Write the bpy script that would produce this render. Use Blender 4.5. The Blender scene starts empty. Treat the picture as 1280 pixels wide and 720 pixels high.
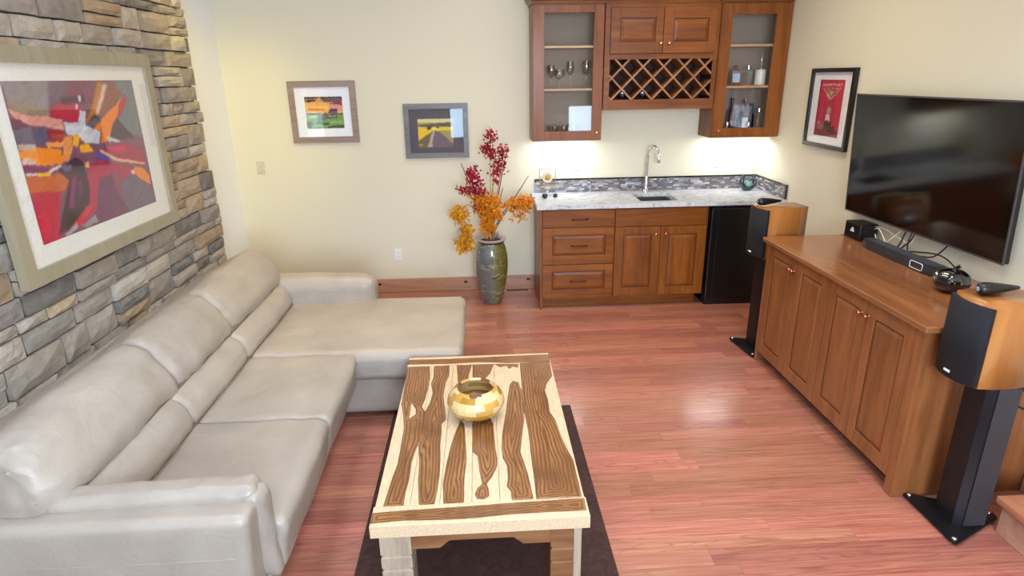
import bpy, bmesh, math, random
import numpy as np
from mathutils import Vector, Matrix, noise as mnoise

# ------------------------------------------------------------------ camera, world, lights, exposure
scene = bpy.context.scene
COL = scene.collection
R = math.radians

def make_camera():
    f, p, y, r = 765.43, R(19.0175), R(2.8546), R(-0.8774)
    fw = Vector((math.sin(y)*math.cos(p), math.cos(y)*math.cos(p), -math.sin(p)))
    rt = Vector((math.cos(y), -math.sin(y), 0.0)); up = rt.cross(fw)
    rt2 = rt*math.cos(r)+up*math.sin(r); up2 = -rt*math.sin(r)+up*math.cos(r)
    cd = bpy.data.cameras.new('camera'); cam = bpy.data.objects.new('camera', cd); COL.objects.link(cam)
    cd.sensor_width = 36.0; cd.lens = f/1280*36; cd.clip_start = 0.05
    m = Matrix((rt2, up2, -fw)).transposed().to_4x4(); m.translation = (0, 0, 1.95)
    cam.matrix_world = m
    scene.camera = cam
make_camera()

scene.view_settings.view_transform = 'Standard'
scene.view_settings.look = 'None'
scene.view_settings.gamma = 1
scene.view_settings.use_curve_mapping = False
scene.view_settings.exposure = 0.08

w = bpy.data.worlds.new('world'); scene.world = w; w.use_nodes = True
w.node_tree.nodes['Background'].inputs[0].default_value = (0.75, 0.88, 1.0, 1)
w.node_tree.nodes['Background'].inputs[1].default_value = 2.2

def area(name, loc, target, sx, sy, power, color):
    d = bpy.data.lights.new(name, 'AREA'); d.shape = 'RECTANGLE'; d.size = sx; d.size_y = sy
    d.energy = power; d.color = color
    o = bpy.data.objects.new(name, d); COL.objects.link(o); o.location = loc
    o.rotation_euler = (Vector(target)-Vector(loc)).to_track_quat('-Z', 'Y').to_euler()
    return o
# daylight panels at the front wall windows behind the camera; the large one is added
area('window_daylight', (0.575, -2.52, 2.0), (0.0, 3, 0.2), 1.35, 1.6, 262, (0.62, 0.78, 1.0))
area('window_daylight', (2.15, -2.52, 0.98), (2.15, 3, 0.98), 0.5, 0.75, 16, (0.66, 0.82, 1.0))
area('window_daylight', (-0.41, -2.52, 1.02), (-0.41, 3, 1.02), 0.36, 0.6, 12, (0.55, 0.78, 1.0))
# fill lights added under the unseen ceiling to brighten the room
for (lx, ly, pw, colr) in ((-1.1, 1.9, 16, (0.62, 0.78, 1.0)), (0.4, 1.6, 17, (0.72, 0.82, 1.0)), (1.7, 1.9, 13, (0.95, 0.92, 0.95)),
                     (-1.2, 3.6, 4, (1.0, 0.90, 0.76)), (0.4, 3.5, 9, (1.0, 0.90, 0.76)), (1.6, 3.8, 9, (1.0, 0.86, 0.64)),
                     (-1.5, 4.5, 3, (1.0, 0.84, 0.55)), (0.0, 4.6, 5, (1.0, 0.92, 0.80)), (1.5, 4.6, 7, (1.0, 0.86, 0.62))):
    area('ceiling_fill', (lx, ly, 3.22), (lx, ly, 0), 0.5, 0.5, pw, colr).data.spread = R(130)
def spot(name, loc, target, power, color, size, soft):
    d = bpy.data.lights.new(name, 'SPOT'); d.energy = power; d.color = color; d.spot_size = R(size); d.spot_blend = 1.0; d.shadow_soft_size = soft
    o = bpy.data.objects.new(name, d); COL.objects.link(o); o.location = loc
    o.rotation_euler = (Vector(target)-Vector(loc)).to_track_quat('-Z', 'Y').to_euler()
spot('chaise_spot', (-0.9, 3.85, 3.22), (-0.9, 3.85, 0), 70, (1.0, 0.68, 0.22), 55, 0.08)  # added warm spot that tints the chaise leather
spot('corner_spot', (-1.35, 3.6, 3.2), (-2.15, 5.65, 1.3), 95, (1.0, 0.76, 0.06), 46, 0.15)  # added yellow spot that warms the back-left wall corner
# under-cabinet strips
area('under_cabinet_lamp', (0.76, 5.52, 1.405), (0.76, 5.60, 0), 0.42, 0.05, 3.6, (0.93, 0.97, 1.0))
area('under_cabinet_lamp', (2.30, 5.52, 1.405), (2.30, 5.60, 0), 0.42, 0.05, 3.6, (0.97, 0.98, 1.0))

# ------------------------------------------------------------------ helpers: objects
BASE = {}
def tag(o, label=None, cat=None, group=None, kind=None):
    if label: o['label'] = label
    if cat: o['category'] = cat
    if group: o['group'] = group
    if kind: o['kind'] = kind
    return o
def thing(name, label, cat, loc=(0, 0, 0), group=None, rz=0.0):
    o = bpy.data.objects.new(name, None); COL.objects.link(o); o.location = loc
    o.rotation_euler = (0, 0, rz); o.empty_display_size = 0.05
    BASE[o.name] = Vector(loc) if rz == 0 else None
    return tag(o, label, cat, group)
def obj(name, bm, mat, parent=None, base=None, smooth=None, local=False):
    """links a bmesh built in world coordinates as one object (local=True: built in the parent's own coordinates)"""
    if parent is not None and not local: base = BASE.get(parent.name)
    b = Vector(base) if base is not None else Vector((0, 0, 0))
    if not local and b.length > 0:
        bmesh.ops.translate(bm, verts=bm.verts, vec=-b)
    me = bpy.data.meshes.new(name)
    if smooth is not None:
        for fc in bm.faces: fc.smooth = True
        for e in bm.edges:
            if len(e.link_faces) == 2 and e.calc_face_angle(0) > R(smooth): e.smooth = False
    bm.to_mesh(me); bm.free()
    o = bpy.data.objects.new(name, me); COL.objects.link(o)
    for m in (mat if isinstance(mat, (list, tuple)) else [mat]): me.materials.append(m)
    if parent is not None:
        o.parent = parent
    elif not local: o.location = b
    BASE[o.name] = b
    return o
def copy_tree(o, parent=None):
    c = o.copy(); COL.objects.link(c)
    if parent is not None: c.parent = parent
    for ch in list(o.children): copy_tree(ch, c)
    return c
def NB(): return bmesh.new()
def box(bm, x0, x1, y0, y1, z0, z1, bev=0.0, seg=1, fn=None):
    x0, x1 = min(x0, x1), max(x0, x1); y0, y1 = min(y0, y1), max(y0, y1); z0, z1 = min(z0, z1), max(z0, z1)
    t = bmesh.new()
    r = bmesh.ops.create_cube(t, size=1.0)
    for v in t.verts:
        v.co = Vector(((x0+x1)/2+v.co.x*(x1-x0), (y0+y1)/2+v.co.y*(y1-y0), (z0+z1)/2+v.co.z*(z1-z0)))
    if bev > 0:
        bmesh.ops.bevel(t, geom=list(t.edges), offset=bev, segments=seg, affect='EDGES', profile=0.5)
    if fn:
        for v in t.verts: v.co = Vector(fn(*v.co))
    merge(bm, t)
    return bm
def merge(bm, t):
    bmesh.ops.recalc_face_normals(t, faces=t.faces)
    vm = [bm.verts.new(v.co) for v in t.verts]
    t.verts.index_update()
    for f in t.faces:
        try:
            nf = bm.faces.new([vm[v.index] for v in f.verts]); nf.smooth = f.smooth; nf.material_index = f.material_index
        except ValueError: pass
    t.free()
def prism(bm, pts, z0, z1, bev=0.0, fn=None):
    t = bmesh.new()
    lo = [t.verts.new((x, y, z0)) for x, y in pts]; hi = [t.verts.new((x, y, z1)) for x, y in pts]
    t.faces.new(lo[::-1]); t.faces.new(hi); n = len(pts)
    for i in range(n): t.faces.new((lo[i], lo[(i+1) % n], hi[(i+1) % n], hi[i]))
    if bev: bmesh.ops.bevel(t, geom=list(t.edges), offset=bev, segments=2, affect='EDGES')
    if fn:
        for v in t.verts: v.co = Vector(fn(*v.co))
    merge(bm, t); return bm
def lathe(bm, prof, c=(0, 0, 0), segs=32, a0=0.0, a1=None, M=None, square=False):
    """prof: (radius, z) list; closed at the axis when the radius is 0"""
    t = bmesh.new(); full = a1 is None; n = segs
    rings = []
    for (r, z) in prof:
        if r < 1e-6: rings.append([t.verts.new((0, 0, z))])
        else: rings.append([t.verts.new((r*math.cos(a0+2*math.pi*i/n), r*math.sin(a0+2*math.pi*i/n), z)) for i in range(n)])
    for a, b in zip(rings, rings[1:]):
        for i in range(n):
            j = (i+1) % n
            if len(a) == 1 and len(b) == 1: continue
            if len(a) == 1: t.faces.new((a[0], b[j], b[i]))
            elif len(b) == 1: t.faces.new((a[i], a[j], b[0]))
            else: t.faces.new((a[i], a[j], b[j], b[i]))
    if M is not None: t.transform(M)
    bmesh.ops.translate(t, verts=t.verts, vec=Vector(c))
    merge(bm, t); return bm
def smoothpath(pts, k=6):
    P = [Vector(p) for p in pts]; out = []
    for i in range(len(P)-1):
        p0 = P[max(i-1, 0)]; p1 = P[i]; p2 = P[i+1]; p3 = P[min(i+2, len(P)-1)]
        for s in range(k):
            t = s/k
            out.append(0.5*((2*p1)+(-p0+p2)*t+(2*p0-5*p1+4*p2-p3)*t*t+(-p0+3*p1-3*p2+p3)*t**3))
    out.append(P[-1]); return out
def tube(bm, pts, r, segs=8, k=6):
    P = smoothpath(pts, k) if k > 1 else [Vector(p) for p in pts]
    n = len(P); t = bmesh.new(); rings = []
    up = Vector((0, 0, 1)); 
    d0 = (P[1]-P[0]).normalized()
    if abs(d0.dot(up)) > 0.95: up = Vector((1, 0, 0))
    for i in range(n):
        d = (P[min(i+1, n-1)]-P[max(i-1, 0)]).normalized()
        a = d.cross(up)
        if a.length < 1e-4: a = d.orthogonal()
        a.normalize(); b = a.cross(d).normalized(); up = b
        if isinstance(r, (list, tuple)):
            s = i/(n-1)*(len(r)-1); q = min(int(s), len(r)-2); rr = r[q]+(r[q+1]-r[q])*(s-q)
        else: rr = r
        rings.append([t.verts.new(P[i]+a*rr*math.cos(2*math.pi*j/segs)+b*rr*math.sin(2*math.pi*j/segs)) for j in range(segs)])
    for A, B in zip(rings, rings[1:]):
        for j in range(segs): t.faces.new((A[j], A[(j+1) % segs], B[(j+1) % segs], B[j]))
    t.faces.new(rings[0][::-1]); t.faces.new(rings[-1])
    merge(bm, t); return bm
def sphere(bm, c, r, u=16, v=10, M=None):
    t = bmesh.new(); bmesh.ops.create_uvsphere(t, u_segments=u, v_segments=v, radius=1)
    S = Matrix.Diagonal((*(r if isinstance(r, (tuple, list)) else (r, r, r)), 1))
    t.transform(S if M is None else M @ S); bmesh.ops.translate(t, verts=t.verts, vec=Vector(c)); merge(bm, t); return bm

# ------------------------------------------------------------------ helpers: materials
def srgb(h, a=1.0):
    if isinstance(h, str): h = tuple(int(h[i:i+2], 16)/255 for i in (0, 2, 4))
    elif max(h) > 1: h = tuple(c/255 for c in h)
    return tuple((c/12.92 if c <= 0.04045 else ((c+0.055)/1.055)**2.4) for c in h)+(a,)
class NT:
    def __init__(s, name):
        s.m = bpy.data.materials.new(name); s.m.use_nodes = True; s.t = s.m.node_tree
        s.b = s.t.nodes['Principled BSDF']; s.out = s.t.nodes['Material Output']
    def n(s, typ, **kw):
        x = s.t.nodes.new(typ)
        for k, v in kw.items():
            if k.startswith('i_'):
                key = k[2:]; key = int(key) if key.isdigit() else key
                x.inputs[key].default_value = v
            else: setattr(x, k, v)
        return x
    def l(s, a, b): s.t.links.new(a, b)
    def set(s, **kw):
        for k, v in kw.items(): s.b.inputs[k.replace('_', ' ')].default_value = v
    def coords(s, scale=(1, 1, 1), world=False, rnd=True):
        tc = s.n('ShaderNodeTexCoord')
        src = tc.outputs['Object']
        if world: src = s.n('ShaderNodeNewGeometry').outputs['Position']
        mp = s.n('ShaderNodeMapping'); mp.inputs['Scale'].default_value = scale
        s.l(src, mp.inputs['Vector'])
        if rnd:
            oi = s.n('ShaderNodeObjectInfo'); mu = s.n('ShaderNodeMath', operation='MULTIPLY', i_1=37.0)
            s.l(oi.outputs['Random'], mu.inputs[0]); s.l(mu.outputs[0], mp.inputs['Location'])
        return mp.outputs['Vector']
    def noise(s, vec, scale, detail=4, rough=0.5, dist=0.0):
        x = s.n('ShaderNodeTexNoise', i_Scale=scale, i_Detail=detail, i_Roughness=rough, i_Distortion=dist)
        s.l(vec, x.inputs['Vector']); return x.outputs['Fac']
    def ramp(s, fac, stops, interp='LINEAR'):
        x = s.n('ShaderNodeValToRGB'); cr = x.color_ramp; cr.interpolation = interp
        while len(cr.elements) < len(stops): cr.elements.new(0.5)
        for e, (p, c) in zip(cr.elements, stops): e.position = p; e.color = c if len(c) == 4 else srgb(c)
        s.l(fac, x.inputs['Fac']); return x.outputs['Color']
    def mix(s, fac, a, b, mode='MIX'):
        x = s.n('ShaderNodeMix', data_type='RGBA', blend_type=mode)
        for v, k in ((fac, 0), (a, 6), (b, 7)):
            if hasattr(v, 'is_linked'): s.l(v, x.inputs[k])
            else: x.inputs[k].default_value = v
        return x.outputs[2]
    def math(s, op, a, b=0.0, c=0.0, clamp=False):
        x = s.n('ShaderNodeMath', operation=op, use_clamp=clamp)
        for k, v in enumerate((a, b, c)):
            if hasattr(v, 'is_linked'): s.l(v, x.inputs[k])
            else: x.inputs[k].default_value = v
        return x.outputs[0]
    def bump(s, h, strength=0.2, dist=0.002):
        x = s.n('ShaderNodeBump', i_Strength=strength, i_Distance=dist); s.l(h, x.inputs['Height'])
        s.l(x.outputs[0], s.b.inputs['Normal'])
    def col(s, c): s.l(c, s.b.inputs['Base Color'])
def plain(name, c, rough=0.5, metal=0.0, spec=0.5, coat=0.0, emit=None, es=0.0, bump=0.0, bs=60):
    t = NT(name); t.set(Base_Color=srgb(c), Roughness=rough, Metallic=metal, Coat_Weight=coat)
    t.b.inputs['Specular IOR Level'].default_value = spec; t.b.inputs['Coat Roughness'].default_value = 0.08
    if emit: t.b.inputs['Emission Color'].default_value = srgb(emit); t.b.inputs['Emission Strength'].default_value = es
    v = t.coords(); f = t.noise(v, bs, 3)
    base = srgb(c); dk = tuple(x*0.93 for x in base[:3])+(1,)
    t.col(t.ramp(f, [(0.35, dk), (0.65, base)]))
    if bump: t.bump(f, bump)
    return t.m
def wood(name, c1, c2, c3, axis='Z', rough=0.35, coat=0.2, var=0.10, fine=1.0, spec=0.5, world=False):
    """stained wood; grain runs along the axis"""
    t = NT(name); st = {'X': (0.10, 1, 1), 'Y': (1, 0.10, 1), 'Z': (1, 1, 0.10)}[axis]
    v = t.coords(st, world)
    a = t.noise(v, 7*fine, 4, 0.55, 1.2); b = t.noise(v, 42*fine, 3, 0.6, 0.3); c = t.noise(v, 1.8, 2)
    g = t.math('ADD', t.math('MULTIPLY', a, 0.62), t.math('MULTIPLY', b, 0.38))
    col = t.ramp(g, [(0.30, srgb(c1)), (0.50, srgb(c2)), (0.68, srgb(c3))])
    col = t.mix(t.math('MULTIPLY', c, 0.35), col, srgb(c1))
    oi = t.n('ShaderNodeObjectInfo'); hs = t.n('ShaderNodeHueSaturation')
    val = t.n('ShaderNodeMapRange'); val.inputs[3].default_value = 1-var; val.inputs[4].default_value = 1+var
    t.l(oi.outputs['Random'], val.inputs[0]); t.l(val.outputs[0], hs.inputs['Value']); t.l(col, hs.inputs['Color'])
    t.col(hs.outputs[0]); t.set(Roughness=rough, Coat_Weight=coat); t.b.inputs['Coat Roughness'].default_value = 0.15
    t.b.inputs['Specular IOR Level'].default_value = spec
    t.bump(b, 0.02, 0.0005)
    return t.m
def glass(name, tint=(1, 1, 1, 1), fac=1.0, refl=(1, 1, 1, 1), ior=1.45, base=0.02):
    t = NT(name); t.t.nodes.remove(t.b)
    tr = t.n('ShaderNodeBsdfTransparent'); tr.inputs[0].default_value = tint
    gl = t.n('ShaderNodeBsdfGlossy'); gl.inputs[0].default_value = refl; gl.inputs['Roughness'].default_value = 0.02
    lw = t.n('ShaderNodeLayerWeight', i_Blend=0.5); f = t.math('POWER', lw.outputs['Facing'], 4.0)
    f = t.math('ADD', t.math('MULTIPLY', f, 0.9*fac), base, clamp=True)
    mx = t.n('ShaderNodeMixShader'); t.l(f, mx.inputs[0]); t.l(tr.outputs[0], mx.inputs[1]); t.l(gl.outputs[0], mx.inputs[2])
    t.l(mx.outputs[0], t.out.inputs['Surface']); return t.m

# ------------------------------------------------------------------ materials
def wall_paint(name, c):
    t = NT(name); v = t.coords((1, 1, 1), True, False); f = t.noise(v, 180, 3); g = t.noise(v, 1.2, 2)
    t.col(t.mix(t.math('MULTIPLY', g, 0.12), srgb(c), tuple(x*0.92 for x in srgb(c)[:3])+(1,)))
    t.set(Roughness=0.7); t.bump(f, 0.06, 0.001); return t.m
M_wall = wall_paint('cream_wall_paint', (226, 219, 194))
M_white = wall_paint('white_wall_paint', (250, 253, 255))
M_ceil = wall_paint('ceiling_paint', (240, 238, 230))

def floor_mat():
    t = NT('cherry_oak_plank'); v = t.coords((0.16, 1, 1)); v2 = t.coords((0.035, 1, 1)); v3 = t.coords((0.5, 1, 1))
    wn = t.noise(v, 7.0, 2, 0.45, 0.4); rings = t.math('FRACT', t.math('MULTIPLY', wn, 17.0))
    rg = t.math('ABSOLUTE', t.math('SUBTRACT', t.math('MULTIPLY', rings, 2.0), 1.0))
    line = t.math('SUBTRACT', 1.0, t.math('MULTIPLY', rg, 2.6), clamp=True)
    msk = t.math('MULTIPLY', t.math('SUBTRACT', t.noise(v3, 2.2, 2), 0.42), 5.0, clamp=True)
    b = t.noise(v2, 95, 3, 0.6); c = t.noise(v3, 2.5, 3)
    col = t.ramp(b, [(0.30, srgb((152, 88, 74))), (0.52, srgb((180, 114, 96))), (0.72, srgb((198, 134, 114)))])
    col = t.mix(t.math('MULTIPLY', c, 0.35), col, srgb((168, 102, 78)))
    col = t.mix(t.math('MULTIPLY', t.math('MULTIPLY', line, msk), 0.50), col, srgb((118, 66, 50)))
    oi = t.n('ShaderNodeObjectInfo'); hs = t.n('ShaderNodeHueSaturation')
    r1 = t.n('ShaderNodeMapRange'); r1.inputs[3].default_value = 0.76; r1.inputs[4].default_value = 1.12
    t.l(oi.outputs['Random'], r1.inputs[0]); t.l(r1.outputs[0], hs.inputs['Value'])
    rr = t.math('FRACT', t.math('MULTIPLY', oi.outputs['Random'], 7.3)); r2 = t.n('ShaderNodeMapRange')
    r2.inputs[3].default_value = 0.495; r2.inputs[4].default_value = 0.510; t.l(rr, r2.inputs[0]); t.l(r2.outputs[0], hs.inputs['Hue'])
    t.l(col, hs.inputs['Color']); t.col(hs.outputs[0])
    t.set(Roughness=0.32, Coat_Weight=0.45); t.b.inputs['Coat Roughness'].default_value = 0.16
    t.bump(b, 0.04, 0.001); return t.m
M_floor = floor_mat()
M_cab = wood('stained_cabinet_wood', (92, 44, 8), (132, 72, 18), (154, 92, 32), 'Z', 0.38, 0.10, 0.05, 1.0, 0.32)
M_cabx = wood('stained_cabinet_wood_rail', (92, 44, 8), (132, 72, 18), (154, 92, 32), 'X', 0.38, 0.10, 0.05, 1.0, 0.32)
M_con = wood('stained_console_wood', (112, 64, 32), (146, 90, 50), (166, 108, 64), 'Z', 0.36, 0.2, 0.04)
M_cony = wood('stained_console_top_wood', (126, 76, 44), (152, 98, 60), (168, 112, 72), 'Y', 0.26, 0.4, 0.03, 0.6)
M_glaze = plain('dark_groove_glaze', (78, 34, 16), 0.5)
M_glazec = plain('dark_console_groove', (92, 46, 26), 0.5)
M_int = plain('taupe_cabinet_interior', (150, 132, 116), 0.6)
M_shelf = wood('pale_shelf_wood', (170, 130, 84), (190, 150, 104), (205, 168, 120), 'X', 0.4, 0.1)
M_rack = wood('lattice_slat_wood', (132, 82, 46), (160, 106, 64), (178, 124, 80), 'X', 0.4, 0.1)
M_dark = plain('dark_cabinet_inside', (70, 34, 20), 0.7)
M_base = wood('alder_baseboard', (166, 118, 92), (192, 144, 116), (204, 158, 130), 'X', 0.4, 0.15)
M_knot = plain('dark_wood_knot', (40, 24, 18), 0.6)
M_copper = plain('copper_knob', (205, 140, 105), 0.28, 1.0)
M_bronze = plain('dark_bronze_handle', (62, 40, 28), 0.38, 0.7)
M_black = plain('black_satin', (14, 14, 17), 0.35)
M_fridge = plain('black_fridge_enamel', (8, 8, 11), 0.30)
M_blackgloss = plain('black_gloss', (6, 5, 8), 0.06, 0, 0.6, 0.8)
M_cloth = plain('black_grille_cloth', (16, 16, 24), 0.85, bump=0.3, bs=900)
M_stand = plain('black_stand_metal', (26, 26, 30), 0.38, 0.3)
M_stand2 = plain('charcoal_stand_facet', (58, 58, 62), 0.45, 0.2)
M_chrome = plain('chrome', (215, 215, 220), 0.12, 1.0)
M_steel = plain('brushed_steel', (150, 152, 155), 0.3, 1.0)
M_plate = plain('white_plastic', (240, 240, 240), 0.35)
M_slot = plain('socket_slot', (70, 70, 72), 0.6)
M_grey = plain('grey_plastic', (120, 122, 126), 0.45)
M_glass = glass('clear_pane')
M_cglass = glass('cabinet_pane', fac=1.2, base=0.03)
M_crystal = glass('clear_glassware', (0.975, 0.985, 0.985, 1), 1.0, (1, 1, 1, 1), 1.5, 0.10)
M_speaker = wood('cherry_speaker_veneer', (142, 84, 34), (162, 102, 46), (178, 116, 58), 'Z', 0.28, 0.4, 0.02, 0.6)
M_cream = plain('cream_mat_board', (240, 238, 228), 0.8)
M_wmat = plain('white_mat_board', (244, 245, 250), 0.8)
M_gmat = plain('slate_mat_board', (84, 80, 90), 0.8)
M_champ = wood('champagne_frame', (146, 136, 110), (158, 148, 122), (170, 160, 134), 'Z', 0.38, 0.1, 0.02)
M_taupe = wood('taupe_frame', (134, 112, 100), (158, 136, 122), (172, 150, 136), 'X', 0.5, 0.0, 0.02)
M_gframe = wood('grey_wood_frame', (88, 84, 86), (112, 108, 110), (128, 124, 126), 'X', 0.4, 0.1, 0.02)
M_bframe = plain('black_frame', (20, 18, 18), 0.3)

def leather():
    t = NT('taupe_leather'); v = t.coords((1, 1, 1), True, False); a = t.noise(v, 3, 4); b = t.noise(v, 330, 2); c = t.noise(v, 10, 5, 0.6, 1.6)
    t.col(t.ramp(a, [(0.3, srgb((154, 143, 131))), (0.7, srgb((173, 162, 149)))]))
    t.set(Roughness=0.40, Coat_Weight=0.08); t.b.inputs['Coat Roughness'].default_value = 0.3
    bu = t.n('ShaderNodeBump', i_Strength=0.55, i_Distance=0.007); t.l(c, bu.inputs['Height'])
    b2 = t.n('ShaderNodeBump', i_Strength=0.08, i_Distance=0.0008); t.l(b, b2.inputs['Height']); t.l(bu.outputs[0], b2.inputs['Normal'])
    t.l(b2.outputs[0], t.b.inputs['Normal']); return t.m
M_leather = leather()
M_crease = plain('leather_crease_shade', (112, 96, 76), 0.6)  # dark tone stands in for shade between the sofa cushions

def stone_mat(name, island):
    t = NT(name); v = t.coords((1, 1, 1), True, False); a = t.noise(v, 9, 6, 0.62, 0.8); b = t.noise(v, 60, 5, 0.7); st = t.noise(v, 22, 4, 0.6, 2.0)
    if island: rnd = t.n('ShaderNodeNewGeometry').outputs['Random Per Island']
    else: rnd = t.n('ShaderNodeObjectInfo').outputs['Random']
    c1 = t.ramp(rnd, [(0.0, srgb((162, 150, 134))), (0.16, srgb((186, 174, 158))), (0.32, srgb((136, 130, 122))), (0.46, srgb((196, 184, 168))),
                      (0.60, srgb((156, 146, 136))), (0.70, srgb((198, 172, 132))), (0.80, srgb((176, 146, 104))), (0.87, srgb((88, 90, 90))), (0.94, srgb((204, 194, 180)))], 'CONSTANT')
    c2 = t.ramp(a, [(0.32, srgb((100, 92, 82))), (0.50, srgb((165, 155, 142))), (0.68, srgb((205, 196, 184)))])
    col = t.mix(0.30, c1, c2)
    col = t.mix(t.math('MULTIPLY', t.math('GREATER_THAN', st, 0.60), 0.30), col, srgb((150, 116, 76)))
    col = t.mix(t.math('MULTIPLY', b, 0.35), col, srgb((134, 126, 116)))
    t.col(col); t.set(Roughness=0.88)
    h = t.math('ADD', t.math('MULTIPLY', a, 1.0), t.math('MULTIPLY', b, 0.5)); t.bump(h, 0.6, 0.006); return t.m
M_stone = stone_mat('ledge_stone', False); M_stone2 = stone_mat('ledge_stone_small', True)
M_mortar = plain('dark_stone_joint', (84, 80, 76), 0.95, bump=0.5, bs=40)

def granite():
    t = NT('white_grey_granite'); v = t.coords((1, 2.2, 1), True, False); a = t.noise(v, 6, 8, 0.65, 2.2); b = t.noise(v, 60, 4, 0.7)
    c = t.ramp(a, [(0.36, srgb((156, 160, 166))), (0.46, srgb((206, 209, 212))), (0.58, srgb((226, 228, 230))), (0.66, srgb((180, 182, 188)))])
    t.col(t.mix(t.math('MULTIPLY', b, 0.22), c, srgb((120, 122, 128)))); t.set(Roughness=0.12, Coat_Weight=0.3); return t.m
M_granite = granite()
def mosaic():
    t = NT('glass_stone_mosaic'); rnd = t.n('ShaderNodeNewGeometry').outputs['Random Per Island']
    c = t.ramp(rnd, [(0, srgb((96, 92, 98))), (0.18, srgb((140, 136, 140))), (0.36, srgb((118, 108, 106))), (0.52, srgb((168, 166, 170))),
                     (0.68, srgb((104, 104, 112))), (0.80, srgb((150, 140, 136))), (0.9, srgb((192, 194, 198)))], 'CONSTANT')
    t.col(c); t.set(Roughness=0.22); return t.m
M_mosaic = mosaic(); M_grout = plain('mosaic_grout', (150, 146, 144), 0.8)

def rug_mat():
    t = NT('brown_rug_pile'); v = t.coords((1, 1, 1), True, False); a = t.noise(v, 14, 5, 0.7, 1.5); b = t.noise(v, 240, 3, 0.8)
    c = t.ramp(a, [(0.35, srgb((62, 36, 30))), (0.65, srgb((92, 58, 50)))]); t.col(t.mix(t.math('MULTIPLY', b, 0.5), c, srgb((40, 22, 18))))
    t.set(Roughness=0.95); t.bump(b, 0.9, 0.006); return t.m
M_rug = rug_mat()

def figured(name):
    """figured timber: 'sd' is the distance to the edge of the heartwood figure (positive inside)"""
    t = NT(name); at = t.n('ShaderNodeAttribute'); at.attribute_name = 'sd'; sd = at.outputs['Fac']
    v = t.coords((1, 0.30, 1), True, False); vn = t.noise(v, 26, 4, 0.6, 0.8); vg = t.noise(v, 9, 3, 0.5, 0.6); vf = t.noise(t.coords((1, 0.12, 1), True, False), 170, 3, 0.6)
    st = t.noise(t.coords((1, 0.5, 1), True, False), 30, 6, 0.75, 2.0)
    e = t.math('ADD', sd, t.math('MULTIPLY', t.math('SUBTRACT', vn, 0.5), 0.006))
    rings = t.math('ADD', t.math('MULTIPLY', sd, 70.0), t.math('MULTIPLY', vg, 3.2)); rg = t.math('FRACT', rings)
    rg = t.math('ABSOLUTE', t.math('SUBTRACT', t.math('MULTIPLY', rg, 2.0), 1.0))
    rg = t.math('ADD', t.math('MULTIPLY', rg, 0.72), t.math('MULTIPLY', vf, 0.28))
    heart = t.ramp(rg, [(0.08, srgb((70, 42, 22))), (0.26, srgb((112, 70, 38))), (0.55, srgb((140, 92, 50))), (0.85, srgb((164, 116, 68)))])
    heart = t.mix(t.math('MULTIPLY', t.math('SUBTRACT', t.noise(t.coords((1, 0.4, 1), True, False), 9, 3), 0.42), 3.0, clamp=True), heart, srgb((104, 62, 32)))
    sap = t.ramp(vf, [(0.3, srgb((204, 174, 138))), (0.7, srgb((226, 200, 166)))])
    sap = t.mix(t.math('MULTIPLY', t.math('GREATER_THAN', st, 0.64), 0.25), sap, srgb((150, 140, 140)))
    m1 = t.n('ShaderNodeMapRange', interpolation_type='SMOOTHSTEP'); m1.inputs[1].default_value = -0.0012; m1.inputs[2].default_value = 0.0012; t.l(e, m1.inputs[0])
    col = t.mix(m1.outputs[0], sap, heart)
    ed = t.math('SUBTRACT', 1.0, t.math('MULTIPLY', t.math('ABSOLUTE', e), 330.0), clamp=True)
    col = t.mix(t.math('MULTIPLY', ed, 0.7), col, srgb((74, 42, 22)))
    t.col(col); t.set(Roughness=0.28, Coat_Weight=0.3); t.b.inputs['Coat Roughness'].default_value = 0.16; return t.m
M_fig = figured('figured_rosewood')
M_leg = wood('pale_table_leg_wood', (142, 124, 106), (182, 162, 140), (206, 186, 162), 'Z', 0.4, 0.1, 0.03)
M_apron = wood('table_apron_wood', (92, 56, 34), (138, 92, 58), (168, 120, 82), 'X', 0.4, 0.1, 0.03)

def vcol(name, rough=0.6, coat=0.0):
    t = NT(name); at = t.n('ShaderNodeAttribute'); at.attribute_name = 'Col'
    n = t.noise(t.coords((1, 1, 1), True, False), 220, 3); t.col(t.mix(t.math('MULTIPLY', n, 0.06), at.outputs['Color'], (0, 0, 0, 1)))
    t.set(Roughness=rough, Coat_Weight=coat); t.b.inputs['Coat Roughness'].default_value = 0.05; return t.m
M_print = vcol('painted_print', 0.7)

# ------------------------------------------------------------------ setting
XL, XR, YB, YF, ZC = -2.165, 2.60, 5.65, -2.6, 3.30
def struct(name, bm, m, label=None, parent=None, smooth=None):
    o = obj(name, bm, m, parent, smooth=smooth)
    if parent is None: o['kind'] = 'structure'
    if label: o['label'] = label
    return o
floor = struct('floor', box(NB(), XL-0.1, XR+0.1, YF-0.1, YB+0.1, -0.06, -0.004), plain('subfloor', (70, 40, 28), 0.8), 'reddish hardwood strip floor')
ceiling = struct('ceiling', box(NB(), XL-0.1, XR+0.1, YF-0.1, YB+0.1, ZC, ZC+0.1), M_ceil)
wall_back = struct('wall_back', box(NB(), XL-0.1, XR+0.1, YB, YB+0.1, 0, ZC), M_wall, 'cream painted back wall')
wall_right = struct('wall_right', box(NB(), XR, XR+0.1, YF, YB, 0, ZC), M_wall, 'cream painted right wall')
wall_left = struct('wall_left', box(NB(), XL-0.1, XL, YF, YB, 0, ZC), M_white, 'white painted left wall beside the stone')
bm = NB()
WIN = [(-0.62, -0.20, 0.70, 1.35), (-0.12, 1.28, 1.15, 2.85), (1.88, 2.42, 0.58, 1.38)]  # the large middle opening is added as main light source, clear of reflections
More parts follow.
